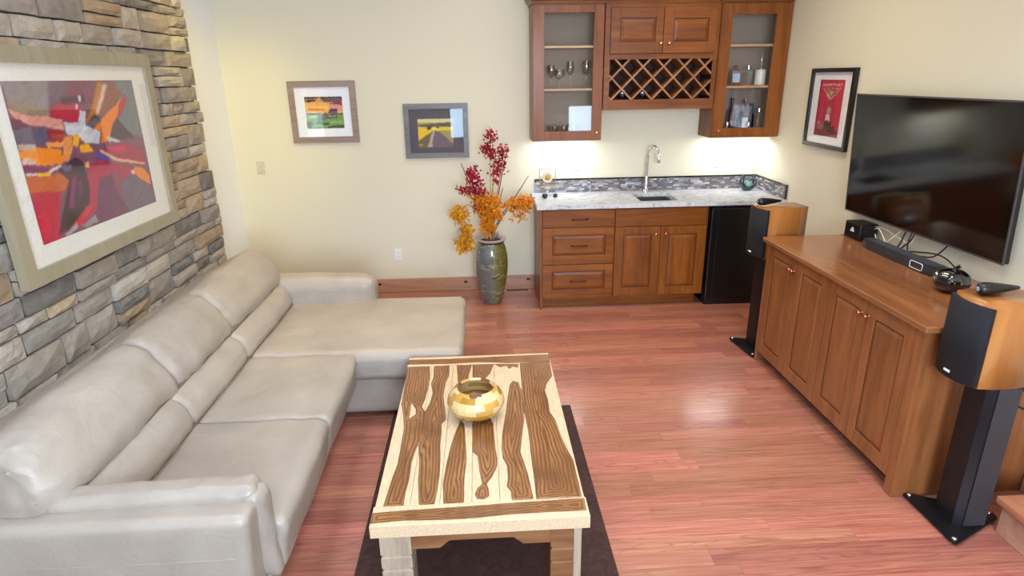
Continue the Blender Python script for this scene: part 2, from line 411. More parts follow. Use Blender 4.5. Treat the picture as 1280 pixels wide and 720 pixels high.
for a, b in ((XL, WIN[0][0]), (WIN[0][1], WIN[1][0]), (WIN[1][1], WIN[2][0]), (WIN[2][1], XR)): box(bm, a, b, YF-0.1, YF, 0, ZC)
for a, b, WZ0, WZ1 in WIN: box(bm, a, b, YF-0.1, YF, 0, WZ0); box(bm, a, b, YF-0.1, YF, WZ1, ZC)
struct('wall_front', bm, M_wall)
for k, (a, b, WZ0, WZ1) in enumerate(WIN):
    bm = NB()
    for u0, u1, v0, v1 in ((a, a+0.05, WZ0, WZ1), (b-0.05, b, WZ0, WZ1), (a, b, WZ0, WZ0+0.05), (a, b, WZ1-0.05, WZ1), ((a+b)/2-0.02, (a+b)/2+0.02, WZ0, WZ1), (a, b, (WZ0+WZ1)/2-0.02, (WZ0+WZ1)/2+0.02)):
        box(bm, u0, u1, YF-0.08, YF+0.02, v0, v1, 0.004)
    wf = struct('window_%d' % (k+1), bm, M_plate)
    obj('window_pane', box(NB(), a+0.04, b-0.04, YF-0.05, YF-0.045, WZ0+0.04, WZ1-0.04), M_glass, wf)
# raised level the photograph was taken from, and the step at its right
struct('trim_1', box(NB(), XL, XR, YF, 0.55, 0.0, 0.36, 0.004), M_base, 'raised wooden landing')
bm = box(NB(), 2.225, XR, 0.55, 2.13, 0.145, 0.18, 0.006, 2)
st = struct('trim_2', bm, wood('step_tread_wood', (156, 92, 62), (186, 120, 86), (200, 138, 104), 'Y', 0.3, 0.3), 'wooden step in the lower right corner')
obj('riser', box(NB(), 2.25, XR, 0.55, 2.11, 0, 0.147), M_base, st)

# hardwood planks, one object each
rng = random.Random(5)
def plank_mesh(L, W):
    me_bm = NB(); c = 0.0010; H = 0.004
    box(me_bm, 0, L, 0, W, -H, 0)
    t = me_bm
    top = [f for f in t.faces if all(abs(v.co.z) < 1e-6 for v in f.verts)]
    bmesh.ops.inset_region(t, faces=top, thickness=c, depth=0)
    for v in t.verts:
        if abs(v.co.z) < 1e-6 and (v.co.x < c*0.5 or v.co.x > L-c*0.5 or v.co.y < c*0.5 or v.co.y > W-c*0.5): v.co.z = -0.0011
    return t
PW = 0.0935; y = YB; cnt = 0
while y > 1.5:
    y -= PW; x = XL-rng.uniform(0, 0.9)
    while x < XR:
        L = rng.choice((0.75, 0.95, 1.15, 1.4, 1.7)); x0 = max(x, XL); x1 = min(x+L, XR)
        if x1-x0 > 0.06:
            o = obj('plank', plank_mesh(x1-x0-0.0008, PW-0.0008), M_floor, floor, local=True)
            o.location = (x0, y, 0); cnt += 1
        x += L
# stone cladding of the left wall
XS = -2.0
cl = struct('wall_stone', box(NB(), XL, XS-0.035, 0.56, 4.72, 0, ZC), M_mortar, 'grey and tan stacked ledge stone chimney wall')
def stone_mesh(seed):
    r = random.Random(seed); t = NB(); n, m = 5, 4
    g = []
    for i in range(n):
        row = []
        for j in range(m):
            u = i/(n-1)-0.5; v = j/(m-1)-0.5; edge = i in (0, n-1) or j in (0, m-1)
            corner = i in (0, n-1) and j in (0, m-1)
            d = -0.005 if edge else r.uniform(0.000, 0.008)
            uu = u*(0.955 if corner else 0.975)+ (0 if edge else r.uniform(-.05, .05))+(r.uniform(-0.016, 0.008)*(1 if u > 0 else -1) if edge else 0)
            vv = v*(0.94 if corner else 0.96)+(r.uniform(-0.035, 0.015)*(1 if v > 0 else -1) if edge else 0)
            row.append(t.verts.new((d, uu, vv)))
        g.append(row)
    for i in range(n-1):
        for j in range(m-1): t.faces.new((g[i][j], g[i+1][j], g[i+1][j+1], g[i][j+1]))
    ring = [g[i][0] for i in range(n)]+[g[n-1][j] for j in range(1, m)]+[g[i][m-1] for i in range(n-2, -1, -1)]+[g[0][j] for j in range(m-2, 0, -1)]
    bk = [t.verts.new((-0.05, v.co.y, v.co.z)) for v in ring]
    for a in range(len(ring)):
        b = (a+1) % len(ring); t.faces.new((ring[b], ring[a], bk[a], bk[b]))
    bmesh.ops.recalc_face_normals(t, faces=t.faces); return t
SM = []
for s in range(14):
    t = stone_mesh(s); me = bpy.data.meshes.new('stone'); t.to_mesh(me); t.free(); me.materials.append(M_stone); SM.append(me)
rs = random.Random(21); slots = []
z = 0.02
while z < ZC-0.05:
    h = rs.choice((0.055, 0.075, 0.10, 0.125, 0.145)); h = min(h, ZC-z); yy = 0.56+rs.uniform(-0.15, 0)
    while yy < 4.72:
        L = rs.uniform(0.13, 0.36)*(1.15 if h > 0.09 else 1.0); y0 = max(yy, 0.56); y1 = min(yy+L, 4.735+rs.uniform(-0.02, 0.02))
        if yy+L > 4.66: y1 = 4.735+rs.uniform(-0.022, 0.022)
        if y1-y0 > 0.03:
            if h > 0.11 and rs.random() < 0.38:
                hh = h*rs.uniform(0.4, 0.6); slots += [(y0, y1, z, z+hh), (y0, y1, z+hh, z+h)]
            else: slots.append((y0, y1, z, z+h))
        if yy+L > 4.66: break
        yy += L
    z += h
def score(s):
    cy = (s[0]+s[1])/2; cz = (s[2]+s[3])/2; A = (s[1]-s[0])*(s[3]-s[2])
    vis = cy > 1.75 and cz < 2.75 and cz > 0.50
    if 2.62 < cy < 3.92 and 1.16 < cz < 2.05: vis = False
    return A/(cy**2+4) if vis else -1
slots.sort(key=score, reverse=True); stuff = NB(); k = 0
for s in slots:
    y0, y1, z0, z1 = s; px = XS+rs.uniform(-0.016, 0.012)
    if score(s) > 0 and k < 298:
        o = bpy.data.objects.new('stone', rs.choice(SM)); COL.objects.link(o); o.parent = cl
        o.location = (px, (y0+y1)/2, (z0+z1)/2); o.scale = (1, y1-y0-0.002, z1-z0-0.002); k += 1
    else:
        t = stone_mesh(rs.randrange(14))
        for v in t.verts: v.co = Vector((px+v.co.x, (y0+y1)/2+v.co.y*(y1-y0-0.002), (z0+z1)/2+v.co.z*(z1-z0-0.002)))
        merge(stuff, t)
tag(obj('small_stones', stuff, M_stone2, cl), kind='stuff')
# baseboards with knots
bb = struct('baseboard_back', box(NB(), XL, 0.498, YB-0.02, YB, 0, 0.135, 0.004, 2), M_base, 'knotty alder baseboard under the cream back wall')
for kx, kz in ((-0.99, 0.085), (-0.165, 0.085), (0.44, 0.095)):
    obj('knot', sphere(NB(), (kx, YB-0.0195, kz), (0.020, 0.0025, 0.011), 12, 8), M_knot, bb)
struct('baseboard_right', box(NB(), XR-0.02, XR, 0.55, 2.365, 0, 0.30, 0.004, 2), M_base)
struct('baseboard_left', box(NB(), XL, XL+0.02, 4.74, YB-0.02, 0, 0.135, 0.004, 2), M_base)
# trim rings for the added, unseen ceiling fill lights
for lx, ly in ((-1.1, 1.9), (0.4, 1.6), (1.7, 1.9), (-1.2, 3.6), (0.4, 3.5), (1.6, 3.8), (-1.6, 4.85), (0.2, 4.7), (1.5, 4.6)):
    b = NB()
    for a in ((-.29, .29, -.29, -.26), (-.29, .29, .26, .29), (-.29, -.26, -.26, .26), (.26, .29, -.26, .26)): box(b, lx+a[0], lx+a[1], ly+a[2], ly+a[3], ZC-0.02, ZC)
    obj('added_lamp_trim', b, M_plate, ceiling)

# ------------------------------------------------------------------ cabinets
def onback(y0): return lambda u, d, w: (u, y0-d, w)          # fronts that face the camera (u = x, d = outward, w = z)
def onright(x0): return lambda u, d, w: (x0-d, u, w)         # fronts that face the sofa (u = y)
def raised_front(parent, name, fn, u0, u1, w0, w1, pan, m, mx, mg, th=0.02, label=None):
    """frame-and-raised-panel front; pan = (u0, u1, w0, w1) of the panel"""
    a, b, c, d = pan; bm = NB()
    box(bm, u0, a, 0, th, w0, w1, 0.0015, 1, fn); box(bm, b, u1, 0, th, w0, w1, 0.0015, 1, fn)
    box(bm, a, b, 0, th, w0, c, 0.0015, 1, fn); box(bm, a, b, 0, th, d, w1, 0.0015, 1, fn)
    o = obj(name, bm, m, parent)
    if label: o['label'] = label
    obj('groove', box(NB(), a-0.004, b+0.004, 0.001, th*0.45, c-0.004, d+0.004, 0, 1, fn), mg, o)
    t = NB(); s = 0.009; q = 0.030
    pts = [[(a+s, c+s), (b-s, c+s), (b-s, d-s), (a+s, d-s)], [(a+q, c+q), (b-q, c+q), (b-q, d-q), (a+q, d-q)]]
    lo = [t.verts.new((p[0], th*0.40, p[1])) for p in pts[0]]; mi = [t.verts.new((p[0], th*0.62, p[1])) for p in pts[0]]; hi = [t.verts.new((p[0], th*0.95, p[1])) for p in pts[1]]
    for i in range(4):
        j = (i+1) % 4; t.faces.new((lo[i], lo[j], mi[j], mi[i])); t.faces.new((mi[i], mi[j], hi[j], hi[i]))
    t.faces.new(hi)
    for v in t.verts: v.co = Vector(fn(*v.co))
    p = NB(); merge(p, t); obj('panel', p, m, o)
    return o
def knob(parent, fn, u, w, d0=0.02, r=0.014):
    bm = NB(); c = Vector(fn(u, d0, w)); n = (Vector(fn(u, d0+1, w))-c).normalized(); M = n.to_track_quat('Z', 'Y').to_matrix().to_4x4()
    lathe(bm, [(0, 0), (r*0.62, 0), (r*0.5, 0.006), (r*0.45, 0.010), (r*0.95, 0.015), (r, 0.020), (r*0.8, 0.026), (0, 0.029)], c, 14, M=M)
    return obj('knob', bm, M_copper, parent, smooth=50)
def bar_handle(parent, fn, u, w, L=0.135, d0=0.02):
    bm = NB(); p = [fn(u-L/2, d0, w), fn(u-L/2+0.004, d0+0.020, w), fn(u-L/4, d0+0.026, w), fn(u, d0+0.028, w), fn(u+L/4, d0+0.026, w), fn(u+L/2-0.004, d0+0.020, w), fn(u+L/2, d0, w)]
    tube(bm, p, 0.0055, 8, 4); return obj('handle', bm, M_bronze, parent, smooth=60)

# base cabinet
bc = thing('base_cabinet', 'stained wood base cabinet with three drawers and two doors under the sink', 'cabinet', (1.22, 5.35, 0))
YC = 5.06; F = onback(YC)
bm = NB()
box(bm, 0.50, 0.52, YC, 5.64, 0, 0.893, 0.0015); box(bm, 1.925, 1.945, YC, 5.64, 0.10, 0.893)
box(bm, 0.52, 1.925, YC+0.001, YC+0.02, 0.10, 0.893); box(bm, 0.52, 1.925, 5.62, 5.64, 0.10, 0.893); box(bm, 0.52, 1.925, YC, 5.62, 0.10, 0.12)
obj('body', bm, M_cab, bc)
obj('toe_kick', box(NB(), 0.52, 1.90, YC+0.055, YC+0.075, 0, 0.10), M_cabx, bc)
obj('stile', box(NB(), 0.498, 0.514, YC-0.02, YC, 0, 0.893, 0.0015), M_cab, bc)
d = obj('drawer', box(NB(), 0.518, 1.132, 0, 0.02, 0.737, 0.886, 0.002, 1, F), M_cabx, bc); bar_handle(d, F, 0.835, 0.806)
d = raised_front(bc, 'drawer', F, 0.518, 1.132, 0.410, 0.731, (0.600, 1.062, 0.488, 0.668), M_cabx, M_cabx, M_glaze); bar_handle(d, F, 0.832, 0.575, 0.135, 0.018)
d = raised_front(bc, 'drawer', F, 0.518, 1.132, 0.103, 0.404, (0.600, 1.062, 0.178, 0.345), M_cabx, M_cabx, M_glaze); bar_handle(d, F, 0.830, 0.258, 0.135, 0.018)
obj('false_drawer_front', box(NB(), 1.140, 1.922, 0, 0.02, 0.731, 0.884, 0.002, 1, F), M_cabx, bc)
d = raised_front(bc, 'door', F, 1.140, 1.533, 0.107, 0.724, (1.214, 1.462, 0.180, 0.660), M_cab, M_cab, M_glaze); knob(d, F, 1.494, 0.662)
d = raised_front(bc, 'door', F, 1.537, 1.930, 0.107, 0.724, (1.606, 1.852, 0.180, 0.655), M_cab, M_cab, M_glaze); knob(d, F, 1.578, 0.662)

# fridge
fr = thing('bar_fridge', 'black under-counter fridge between the base cabinet and the far speaker', 'fridge', (2.24, 5.33, 0))
obj('body', box(NB(), 1.955, 2.56, 5.06, 5.62, 0.015, 0.885, 0.004), M_fridge, fr)
obj('door', box(NB(), 1.958, 2.557, 5.012, 5.057, 0.07, 0.875, 0.008, 2), M_fridge, fr)
obj('door_edge', box(NB(), 2.010, 2.022, 5.004, 5.013, 0.08, 0.865, 0.003), M_black, fr)
obj('plinth', box(NB(), 1.965, 2.55, 5.035, 5.06, 0.0, 0.065, 0.002), M_black, fr)
obj('filler_panel', box(NB(), 2.565, 2.595, 5.06, 5.60, 0, 0.893), M_cab, fr)

# countertop with sink cutout
bm = NB(); X0, X1, Y0, Y1 = 0.470, 2.597, 5.022, 5.645; SX0, SX1, SY0, SY1 = 1.37, 1.70, 5.125, 5.50
for a in ((X0, SX0, Y0, Y1), (SX1, X1, Y0, Y1), (SX0, SX1, Y0, SY0), (SX0, SX1, SY1, Y1)): box(bm, a[0], a[1], a[2], a[3], 0.895, 0.93)
bmesh.ops.remove_doubles(bm, verts=bm.verts, dist=1e-5)
ct = tag(obj('countertop', bm, M_granite, base=(1.5, 5.3, 0.895)), 'white and grey granite countertop running to the right wall', 'countertop')
sk = thing('bar_sink', 'small square stainless undermount sink set in the granite counter', 'sink', (1.535, 5.31, 0.74))
bm = NB(); zb = 0.76
box(bm, SX0-0.012, SX1+0.012, SY0-0.012, SY1+0.012, zb-0.01, zb)
for a in ((SX0-0.012, SX0-0.002, SY0-0.012, SY1+0.012), (SX1+0.002, SX1+0.012, SY0-0.012, SY1+0.012), (SX0-0.002, SX1+0.002, SY0-0.012, SY0-0.002), (SX0-0.002, SX1+0.002, SY1+0.002, SY1+0.012)):
    box(bm, a[0], a[1], a[2], a[3], zb, 0.894)
obj('basin', bm, M_steel, sk)
obj('drain', lathe(NB(), [(0, 0), (0.028, 0), (0.04, 0.004), (0.042, 0.001)], (1.535, 5.33, zb), 20), M_chrome, sk, smooth=60)
fc = thing('bar_faucet', 'tall chrome gooseneck faucet behind the bar sink', 'faucet', (1.525, 5.56, 0.93))
obj('body', lathe(NB(), [(0, 0), (0.030, 0), (0.030, 0.008), (0.024, 0.014), (0.021, 0.05), (0.019, 0.12), (0.014, 0.145), (0.0, 0.15)], (1.525, 5.56, 0.93), 20), M_chrome, fc, smooth=50)
obj('spout', tube(NB(), [(1.525, 5.56, 1.06), (1.527, 5.56, 1.20), (1.530, 5.555, 1.28), (1.545, 5.53, 1.335), (1.565, 5.49, 1.345), (1.585, 5.455, 1.315), (1.592, 5.44, 1.27)], 0.0125, 12, 6), M_chrome, fc, smooth=60)
obj('spray_head', lathe(NB(), [(0, 0), (0.014, 0), (0.0165, 0.02), (0.015, 0.07), (0.0125, 0.075), (0, 0.075)], (1.594, 5.437, 1.205), 16), M_chrome, fc, smooth=50)
obj('lever', tube(NB(), [(1.545, 5.56, 1.035), (1.575, 5.56, 1.037), (1.62, 5.555, 1.045)], [0.012, 0.008, 0.006], 10, 4), M_chrome, fc, smooth=60)

# mosaic backsplash with black trim
bs = thing('backsplash', 'grey mosaic tile backsplash strip with black edge trim', 'backsplash', (1.5, 5.63, 0.93))
obj('grout', box(box(NB(), 0.515, 2.597, 5.640, 5.648, 0.931, 1.044), 2.589, 2.598, 5.045, 5.640, 0.931, 1.044), M_grout, bs)
bm = NB(); r2 = random.Random(3)
def tiles(fn, u0, u1):
    w = 0.934
    while w < 1.040:
        u = u0-r2.uniform(0, 0.03)
        while u < u1:
            L = r2.choice((0.022, 0.045, 0.045, 0.060)); a = max(u, u0); b = min(u+L-0.002, u1)
            if b-a > 0.006: box(bm, a, b, 0, r2.uniform(0.002, 0.0045), w, min(w+0.0125, 1.043), 0, 1, fn)
            u += L
        w += 0.0148
tiles(onback(5.640), 0.517, 2.588); tiles(onright(2.589), 5.047, 5.636)
tag(obj('mosaic_tiles', bm, M_mosaic, bs), kind='stuff')
bm = NB(); box(bm, 0.503, 2.589, 5.630, 5.649, 1.044, 1.056, 0.002); box(bm, 2.580, 2.599, 5.033, 5.630, 1.044, 1.056, 0.002)
box(bm, 0.503, 0.516, 5.630, 5.649, 0.931, 1.044, 0.002); box(bm, 2.580, 2.599, 5.033, 5.046, 0.931, 1.044, 0.002)
obj('edge_trim', bm, M_blackgloss, bs)

# upper cabinets
def glass_cabinet(label, x0, x1, z0, z1, dx0, dx1, gl, knob_at, shelves, loc):
    t = thing('wall_cabinet', label, 'cabinet', loc); y0, y1 = 5.34, 5.648; s = 0.018
    bm = NB(); box(bm, x0, x0+s, y0, y1, z0, z1, 0.001); box(bm, x1-s, x1, y0, y1, z0, z1, 0.001); box(bm, x0+s, x1-s, y0, y1, z0, z0+s, 0); box(bm, x0+s, x1-s, y0, y1, z1-s, z1, 0)
    obj('body', bm, M_cab, t)
    obj('back_panel', box(NB(), x0+s, x1-s, y1-0.012, y1-0.002, z0+s, z1-s), M_int, t)
    for q in shelves: obj('shelf', box(NB(), x0+s+0.001, x1-s-0.001, y0+0.004, y1-0.014, q-0.009, q+0.009, 0.001), M_shelf, t)
    a, b, c, d = gl; bm = NB(); F = onback(5.34); th = 0.021
    box(bm, dx0, a, 0.001, th, z0+0.004, z1-0.012, 0.0015, 1, F); box(bm, b, dx1, 0.001, th, z0+0.004, z1-0.012, 0.0015, 1, F)
    box(bm, a, b, 0.001, th, z0+0.004, c, 0.0015, 1, F); box(bm, a, b, 0.001, th, d, z1-0.012, 0.0015, 1, F)
    dr = obj('door', bm, M_cab, t)
    obj('pane', box(NB(), a-0.004, b+0.004, 5.328, 5.332, c-0.004, d+0.004), M_cglass, dr)
    knob(dr, F, knob_at[0], knob_at[1], th)
    obj('lamp_strip', box(NB(), (x0+x1)/2-0.22, (x0+x1)/2+0.22, 5.49, 5.55, z0-0.012, z0, 0.002), M_plate, t)
    return t
glass_cabinet('left glass-door wall cabinet holding clear stemware and tumblers', 0.462, 1.050, 1.425, 2.500, 0.464, 1.044, (0.560, 0.962, 1.507, 2.430), (1.006, 1.492), (1.842, 2.176), (0.76, 5.49, 1.425))
glass_cabinet('right glass-door wall cabinet holding liquor bottles, against the right wall', 2.002, 2.597, 1.425, 2.500, 2.006, 2.592, (2.100, 2.466, 1.507, 2.405), (2.060, 1.487), (1.842, 2.170), (2.30, 5.49, 1.425))
mc = thing('wall_cabinet', 'middle wall cabinet with two small doors above a diamond wine rack', 'cabinet', (1.53, 5.49, 1.67))
YM = 5.352; F = onback(YM); bm = NB()
box(bm, 1.056, 1.104, YM-0.018, YM, 1.672, 2.500, 0.001); box(bm, 1.966, 2.000, YM-0.018, YM, 1.672, 2.500, 0.001)
box(bm, 1.104, 1.966, YM-0.018, YM, 1.672, 1.755, 0.001); box(bm, 1.104, 1.966, YM-0.018, YM, 2.073, 2.116, 0.001); box(bm, 1.104, 1.966, YM-0.018, YM, 2.466, 2.500, 0.001)
obj('face_frame', bm, M_cabx, mc)
bm = NB(); box(bm, 1.056, 1.074, YM, 5.648, 1.672, 2.5); box(bm, 1.982, 2.0, YM, 5.648, 1.672, 2.5); box(bm, 1.074, 1.982, YM, 5.648, 1.672, 1.700); box(bm, 1.074, 1.982, YM, 5.648, 2.482, 2.5); box(bm, 1.074, 1.982, YM, 5.648, 2.085, 2.103)
obj('body', bm, M_cab, mc)
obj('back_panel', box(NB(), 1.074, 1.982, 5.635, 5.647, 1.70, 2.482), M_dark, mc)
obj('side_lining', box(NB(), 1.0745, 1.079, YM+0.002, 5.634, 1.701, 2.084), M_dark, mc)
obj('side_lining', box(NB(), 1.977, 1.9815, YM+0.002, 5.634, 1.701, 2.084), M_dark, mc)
F2 = onback(YM-0.018)
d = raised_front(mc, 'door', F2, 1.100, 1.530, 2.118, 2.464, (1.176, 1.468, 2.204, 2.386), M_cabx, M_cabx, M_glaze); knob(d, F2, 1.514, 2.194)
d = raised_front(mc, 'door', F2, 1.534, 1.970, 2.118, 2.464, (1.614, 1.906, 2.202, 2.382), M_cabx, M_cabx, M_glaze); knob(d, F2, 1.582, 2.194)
# lattice slats: 45 degree boards, clipped to the opening
RX0, RX1, RZ0, RZ1 = 1.100, 1.970, 1.748, 2.078
def slat(c, sgn, y0, y1, w=0.0075):
    """board along x = c + sgn*(z - RZ0)"""
    z0, z1 = RZ0, RZ1; lo, hi = (RX0-c)*sgn, (RX1-c)*sgn
    if lo > hi: lo, hi = hi, lo
    t0, t1 = max(0, lo), min(RZ1-RZ0, hi)
    if t1-t0 < 0.02: return None
    a = (c+sgn*t0, RZ0+t0); b = (c+sgn*t1, RZ0+t1); h = w*0.707
    bm = NB(); t = NB(); n = (h*sgn, -h) if True else 0
    P = [(a[0]-h, a[1]+h*sgn), (a[0]+h, a[1]-h*sgn), (b[0]+h, b[1]-h*sgn), (b[0]-h, b[1]+h*sgn)]
    P = [(min(max(p[0], RX0-0.004), RX1+0.004), min(max(p[1], RZ0-0.004), RZ1+0.004)) for p in P]
    prism(bm, [(p[0], p[1]) for p in P], 0, 1, 0, lambda x, z, k: (x, y0+(y1-y0)*k, z))
    return obj('lattice_slat', bm, M_rack, mc)
for k in range(-2, 6): slat(1.122+0.174*k-0.004, 1, YM-0.012, YM+0.20)
for k in range(0, 8): slat(1.122+0.174*k+0.004+0.004, -1, YM-0.0105, YM+0.20)
for k, (bx, bz, capc, lab) in enumerate(((1.235, 1.806, (40, 40, 44), 'black wine bottle lying in the rack, left of the two'), (1.409, 1.806, (150, 22, 26), 'wine bottle with a dark red label lying in the rack, right of the two'))):
    t = thing('wine_bottle', lab, 'bottle', (bx, 5.50, bz-0.037)); M = Matrix.Rotation(R(90), 4, 'X')
    M = Matrix.Rotation(R(-90), 4, 'X')
    obj('glass_body', lathe(NB(), [(0, -0.11), (0.030, -0.11), (0.0365, -0.104), (0.037, 0.03), (0.030, 0.055), (0.015, 0.09), (0.014, 0.15), (0, 0.15)], (bx, 5.47, bz), 20, M=M), M_blackgloss, t, smooth=50)
    obj('label_band', lathe(NB(), [(0.0372, -0.085), (0.0378, -0.085), (0.0378, 0.0), (0.0372, 0.0)], (bx, 5.47, bz), 20, M=M), plain('bottle_label_%d' % k, capc, 0.5), t, smooth=40)
# crown moulding
prof = [(0.0, 2.498), (0.006, 2.498), (0.010, 2.515), (0.026, 2.532), (0.040, 2.560), (0.058, 2.580), (0.066, 2.600), (0.066, 2.615), (0.0, 2.615)]
bm = NB()
pth = [(0.462, 5.648), (0.462, 5.318), (1.055, 5.318), (1.055, 5.332), (2.000, 5.332), (2.000, 5.318), (2.597, 5.318)]
t = NB(); rings = []
for i, (x, yv) in enumerate(pth):
    nx = ny = 0
    dirs = []
    if i > 0: dirs.append((Vector(pth[i])-Vector(pth[i-1])).normalized())
    if i < len(pth)-1: dirs.append((Vector(pth[i+1])-Vector(pth[i])).normalized())
    ns = [Vector((-dd.y, dd.x))*-1 for dd in dirs]
    off = ns[0] if len(ns) == 1 else (ns[0]+ns[1])/(1+ns[0].dot(ns[1]))
    off = -off if i == 0 and off.x > 0 else off
    rings.append([t.verts.new((x+off.x*p[0], yv+off.y*p[0], p[1])) for p in prof])
for A, B in zip(rings, rings[1:]):
    for j in range(len(prof)): t.faces.new((A[j], A[(j+1) % len(prof)], B[(j+1) % len(prof)], B[j]))
t.faces.new(rings[0]); t.faces.new(rings[-1][::-1]); merge(bm, t)
tag(obj('crown_moulding', bm, M_cabx, base=(1.5, 5.4, 2.5)), 'stained wood crown moulding along the top of the wall cabinets', 'moulding')

# glassware and bottles behind the glass doors
def stem_glass(x, y, z, h, r, label, grp=None):
    t = thing('stem_glass', label, 'glass', (x, y, z), grp)
    obj('bowl', lathe(NB(), [(0.004, h*0.45), (r*0.55, h*0.52), (r*0.95, h*0.68), (r, h*0.80), (r*0.82, h), (r*0.79, h), (r*0.93, h*0.80), (r*0.88, h*0.69), (r*0.5, h*0.54), (0, h*0.47)], (x, y, z), 20), M_crystal, t, smooth=50)
    obj('stem', lathe(NB(), [(r*0.8, 0), (r*0.8, 0.002), (0.006, 0.008), (0.004, 0.02), (0.004, h*0.45)], (x, y, z), 14), M_crystal, t, smooth=50)
    return t
stem_glass(0.640, 5.52, 1.852, 0.19, 0.040, 'stem glass leftmost on the middle shelf of the left glass cabinet', None)
stem_glass(0.700, 5.44, 1.852, 0.15, 0.046, 'wide short stem glass on the middle shelf, second from left')
stem_glass(0.800, 5.50, 1.852, 0.215, 0.036, 'tall narrow stem glass at the middle of the shelf, third from left')
stem_glass(0.935, 5.48, 1.852, 0.22, 0.042, 'tall stem glass at the right end of the shelf in the left glass cabinet')
def tumbler(x, y, z, h, r, label, grp=None):
    o = obj('tumbler', lathe(NB(), [(0, 0), (r*0.85, 0), (r, h), (r*0.93, h), (r*0.80, 0.008), (0, 0.008)], (x, y, z), 18), M_crystal, base=(x, y, z), smooth=50); return tag(o, label, 'glass', grp)
for x, yv, h in ((0.635, 5.55, 0.10), (0.700, 5.55, 0.105), (0.775, 5.55, 0.105), (0.850, 5.55, 0.10), (0.665, 5.44, 0.095), (0.745, 5.44, 0.095), (0.825, 5.44, 0.095)):
    tumbler(x, yv, 1.444, h, 0.030, 'clear straight tumbler on the bottom shelf of the left glass cabinet', 'tumblers in the left glass cabinet')
def bottle(x, y, z, r, h, neck, label, body, cap=None, lab=None, square=False, nr=0.013):
    t = thing('liquor_bottle', label, 'bottle', (x, y, z)); seg = 4 if square else 18
    a0 = math.pi/4; rr = r*1.25 if square else r
    obj('glass_body', lathe(NB(), [(0, 0), (rr*0.96, 0), (rr, 0.006), (rr, h*0.94), (rr*0.8, h), (nr, h+0.02), (nr, h+neck), (0, h+neck)], (x, y, z), seg, a0), body, t, smooth=30 if square else 55)
    if cap: obj('cap', lathe(NB(), [(nr+0.003, -0.001), (nr+0.004, 0.0), (nr+0.004, 0.028), (0, 0.028)], (x, y, z+h+neck-0.012), 14, 0), cap, t, smooth=40)
    if lab: 
        if square: obj('paper_label', box(NB(), x-r*0.72, x+r*0.72, y-rr*0.707-0.0015, y-rr*0.707, z+h*0.2, z+h*0.78), lab, t)
        else: obj('paper_label', lathe(NB(), [(r+0.0008, h*0.18), (r+0.0012, h*0.18), (r+0.0012, h*0.72), (r+0.0008, h*0.72)], (x, y, z), 18), lab, t, smooth=50)
    return t
M_red = plain('dark_red_liquor', (84, 16, 26), 0.08, 0, 0.6, 0.5); M_amber = plain('amber_liquor', (120, 62, 30), 0.08, 0, 0.6, 0.5)
M_lab1 = plain('white_bottle_label', (232, 230, 226), 0.6); M_lab2 = plain('pale_blue_label', (170, 200, 224), 0.5); M_wb = plain('white_ceramic_bottle', (236, 232, 222), 0.3, coat=0.4)
bottle(2.235, 5.50, 1.852, 0.042, 0.125, 0.02, 'squat dark bottle with a pale blue label in the right glass cabinet', M_amber, M_black, M_lab2, True)
bottle(2.345, 5.49, 1.852, 0.036, 0.115, 0.03, 'clear square decanter between the blue-labelled and white bottles', M_crystal, M_chrome, None, True)
t = thing('liquor_bottle', 'white ceramic bottle with a tall clear stopper on the upper shelf, right', 'bottle', (2.460, 5.50, 1.852))
obj('body', lathe(NB(), [(0, 0), (0.043, 0), (0.045, 0.004), (0.045, 0.118), (0.040, 0.126), (0.012, 0.130), (0, 0.130)], (2.460, 5.50, 1.852), 20), M_wb, t, smooth=40)
obj('stopper', lathe(NB(), [(0.008, 0.130), (0.008, 0.155), (0.014, 0.165), (0.009, 0.180), (0.013, 0.20), (0.008, 0.22), (0.012, 0.245), (0, 0.26)], (2.460, 5.50, 1.852), 14), M_crystal, t, smooth=50)
bottle(2.175, 5.42, 1.444, 0.022, 0.06, 0.03, 'small clear bottle at the far left of the lower liquor shelf', M_crystal, M_chrome)
bottle(2.262, 5.56, 1.444, 0.036, 0.20, 0.085, 'tall dark red bottle at the back left of the lower shelf', M_red, M_black, None)
bottle(2.255, 5.44, 1.444, 0.038, 0.075, 0.05, 'short dark bottle with a broad white label, front of lower shelf', M_red, M_black, M_lab1)
bottle(2.365, 5.53, 1.444, 0.036, 0.175, 0.10, 'tall bottle with a big white label at the middle of the lower shelf', M_red, M_red, M_lab1, True)
bottle(2.365, 5.42, 1.444, 0.034, 0.060, 0.025, 'squat clear decanter in front of the white-labelled bottle', M_crystal, M_chrome, None, True)
bottle(2.435, 5.55, 1.444, 0.030, 0.16, 0.08, 'slim black bottle behind the cut-glass decanter on the lower shelf', M_blackgloss, M_black)
bottle(2.462, 5.45, 1.444, 0.032, 0.11, 0.09, 'tall cut-glass decanter at the right end of the lower shelf', M_crystal, M_chrome)

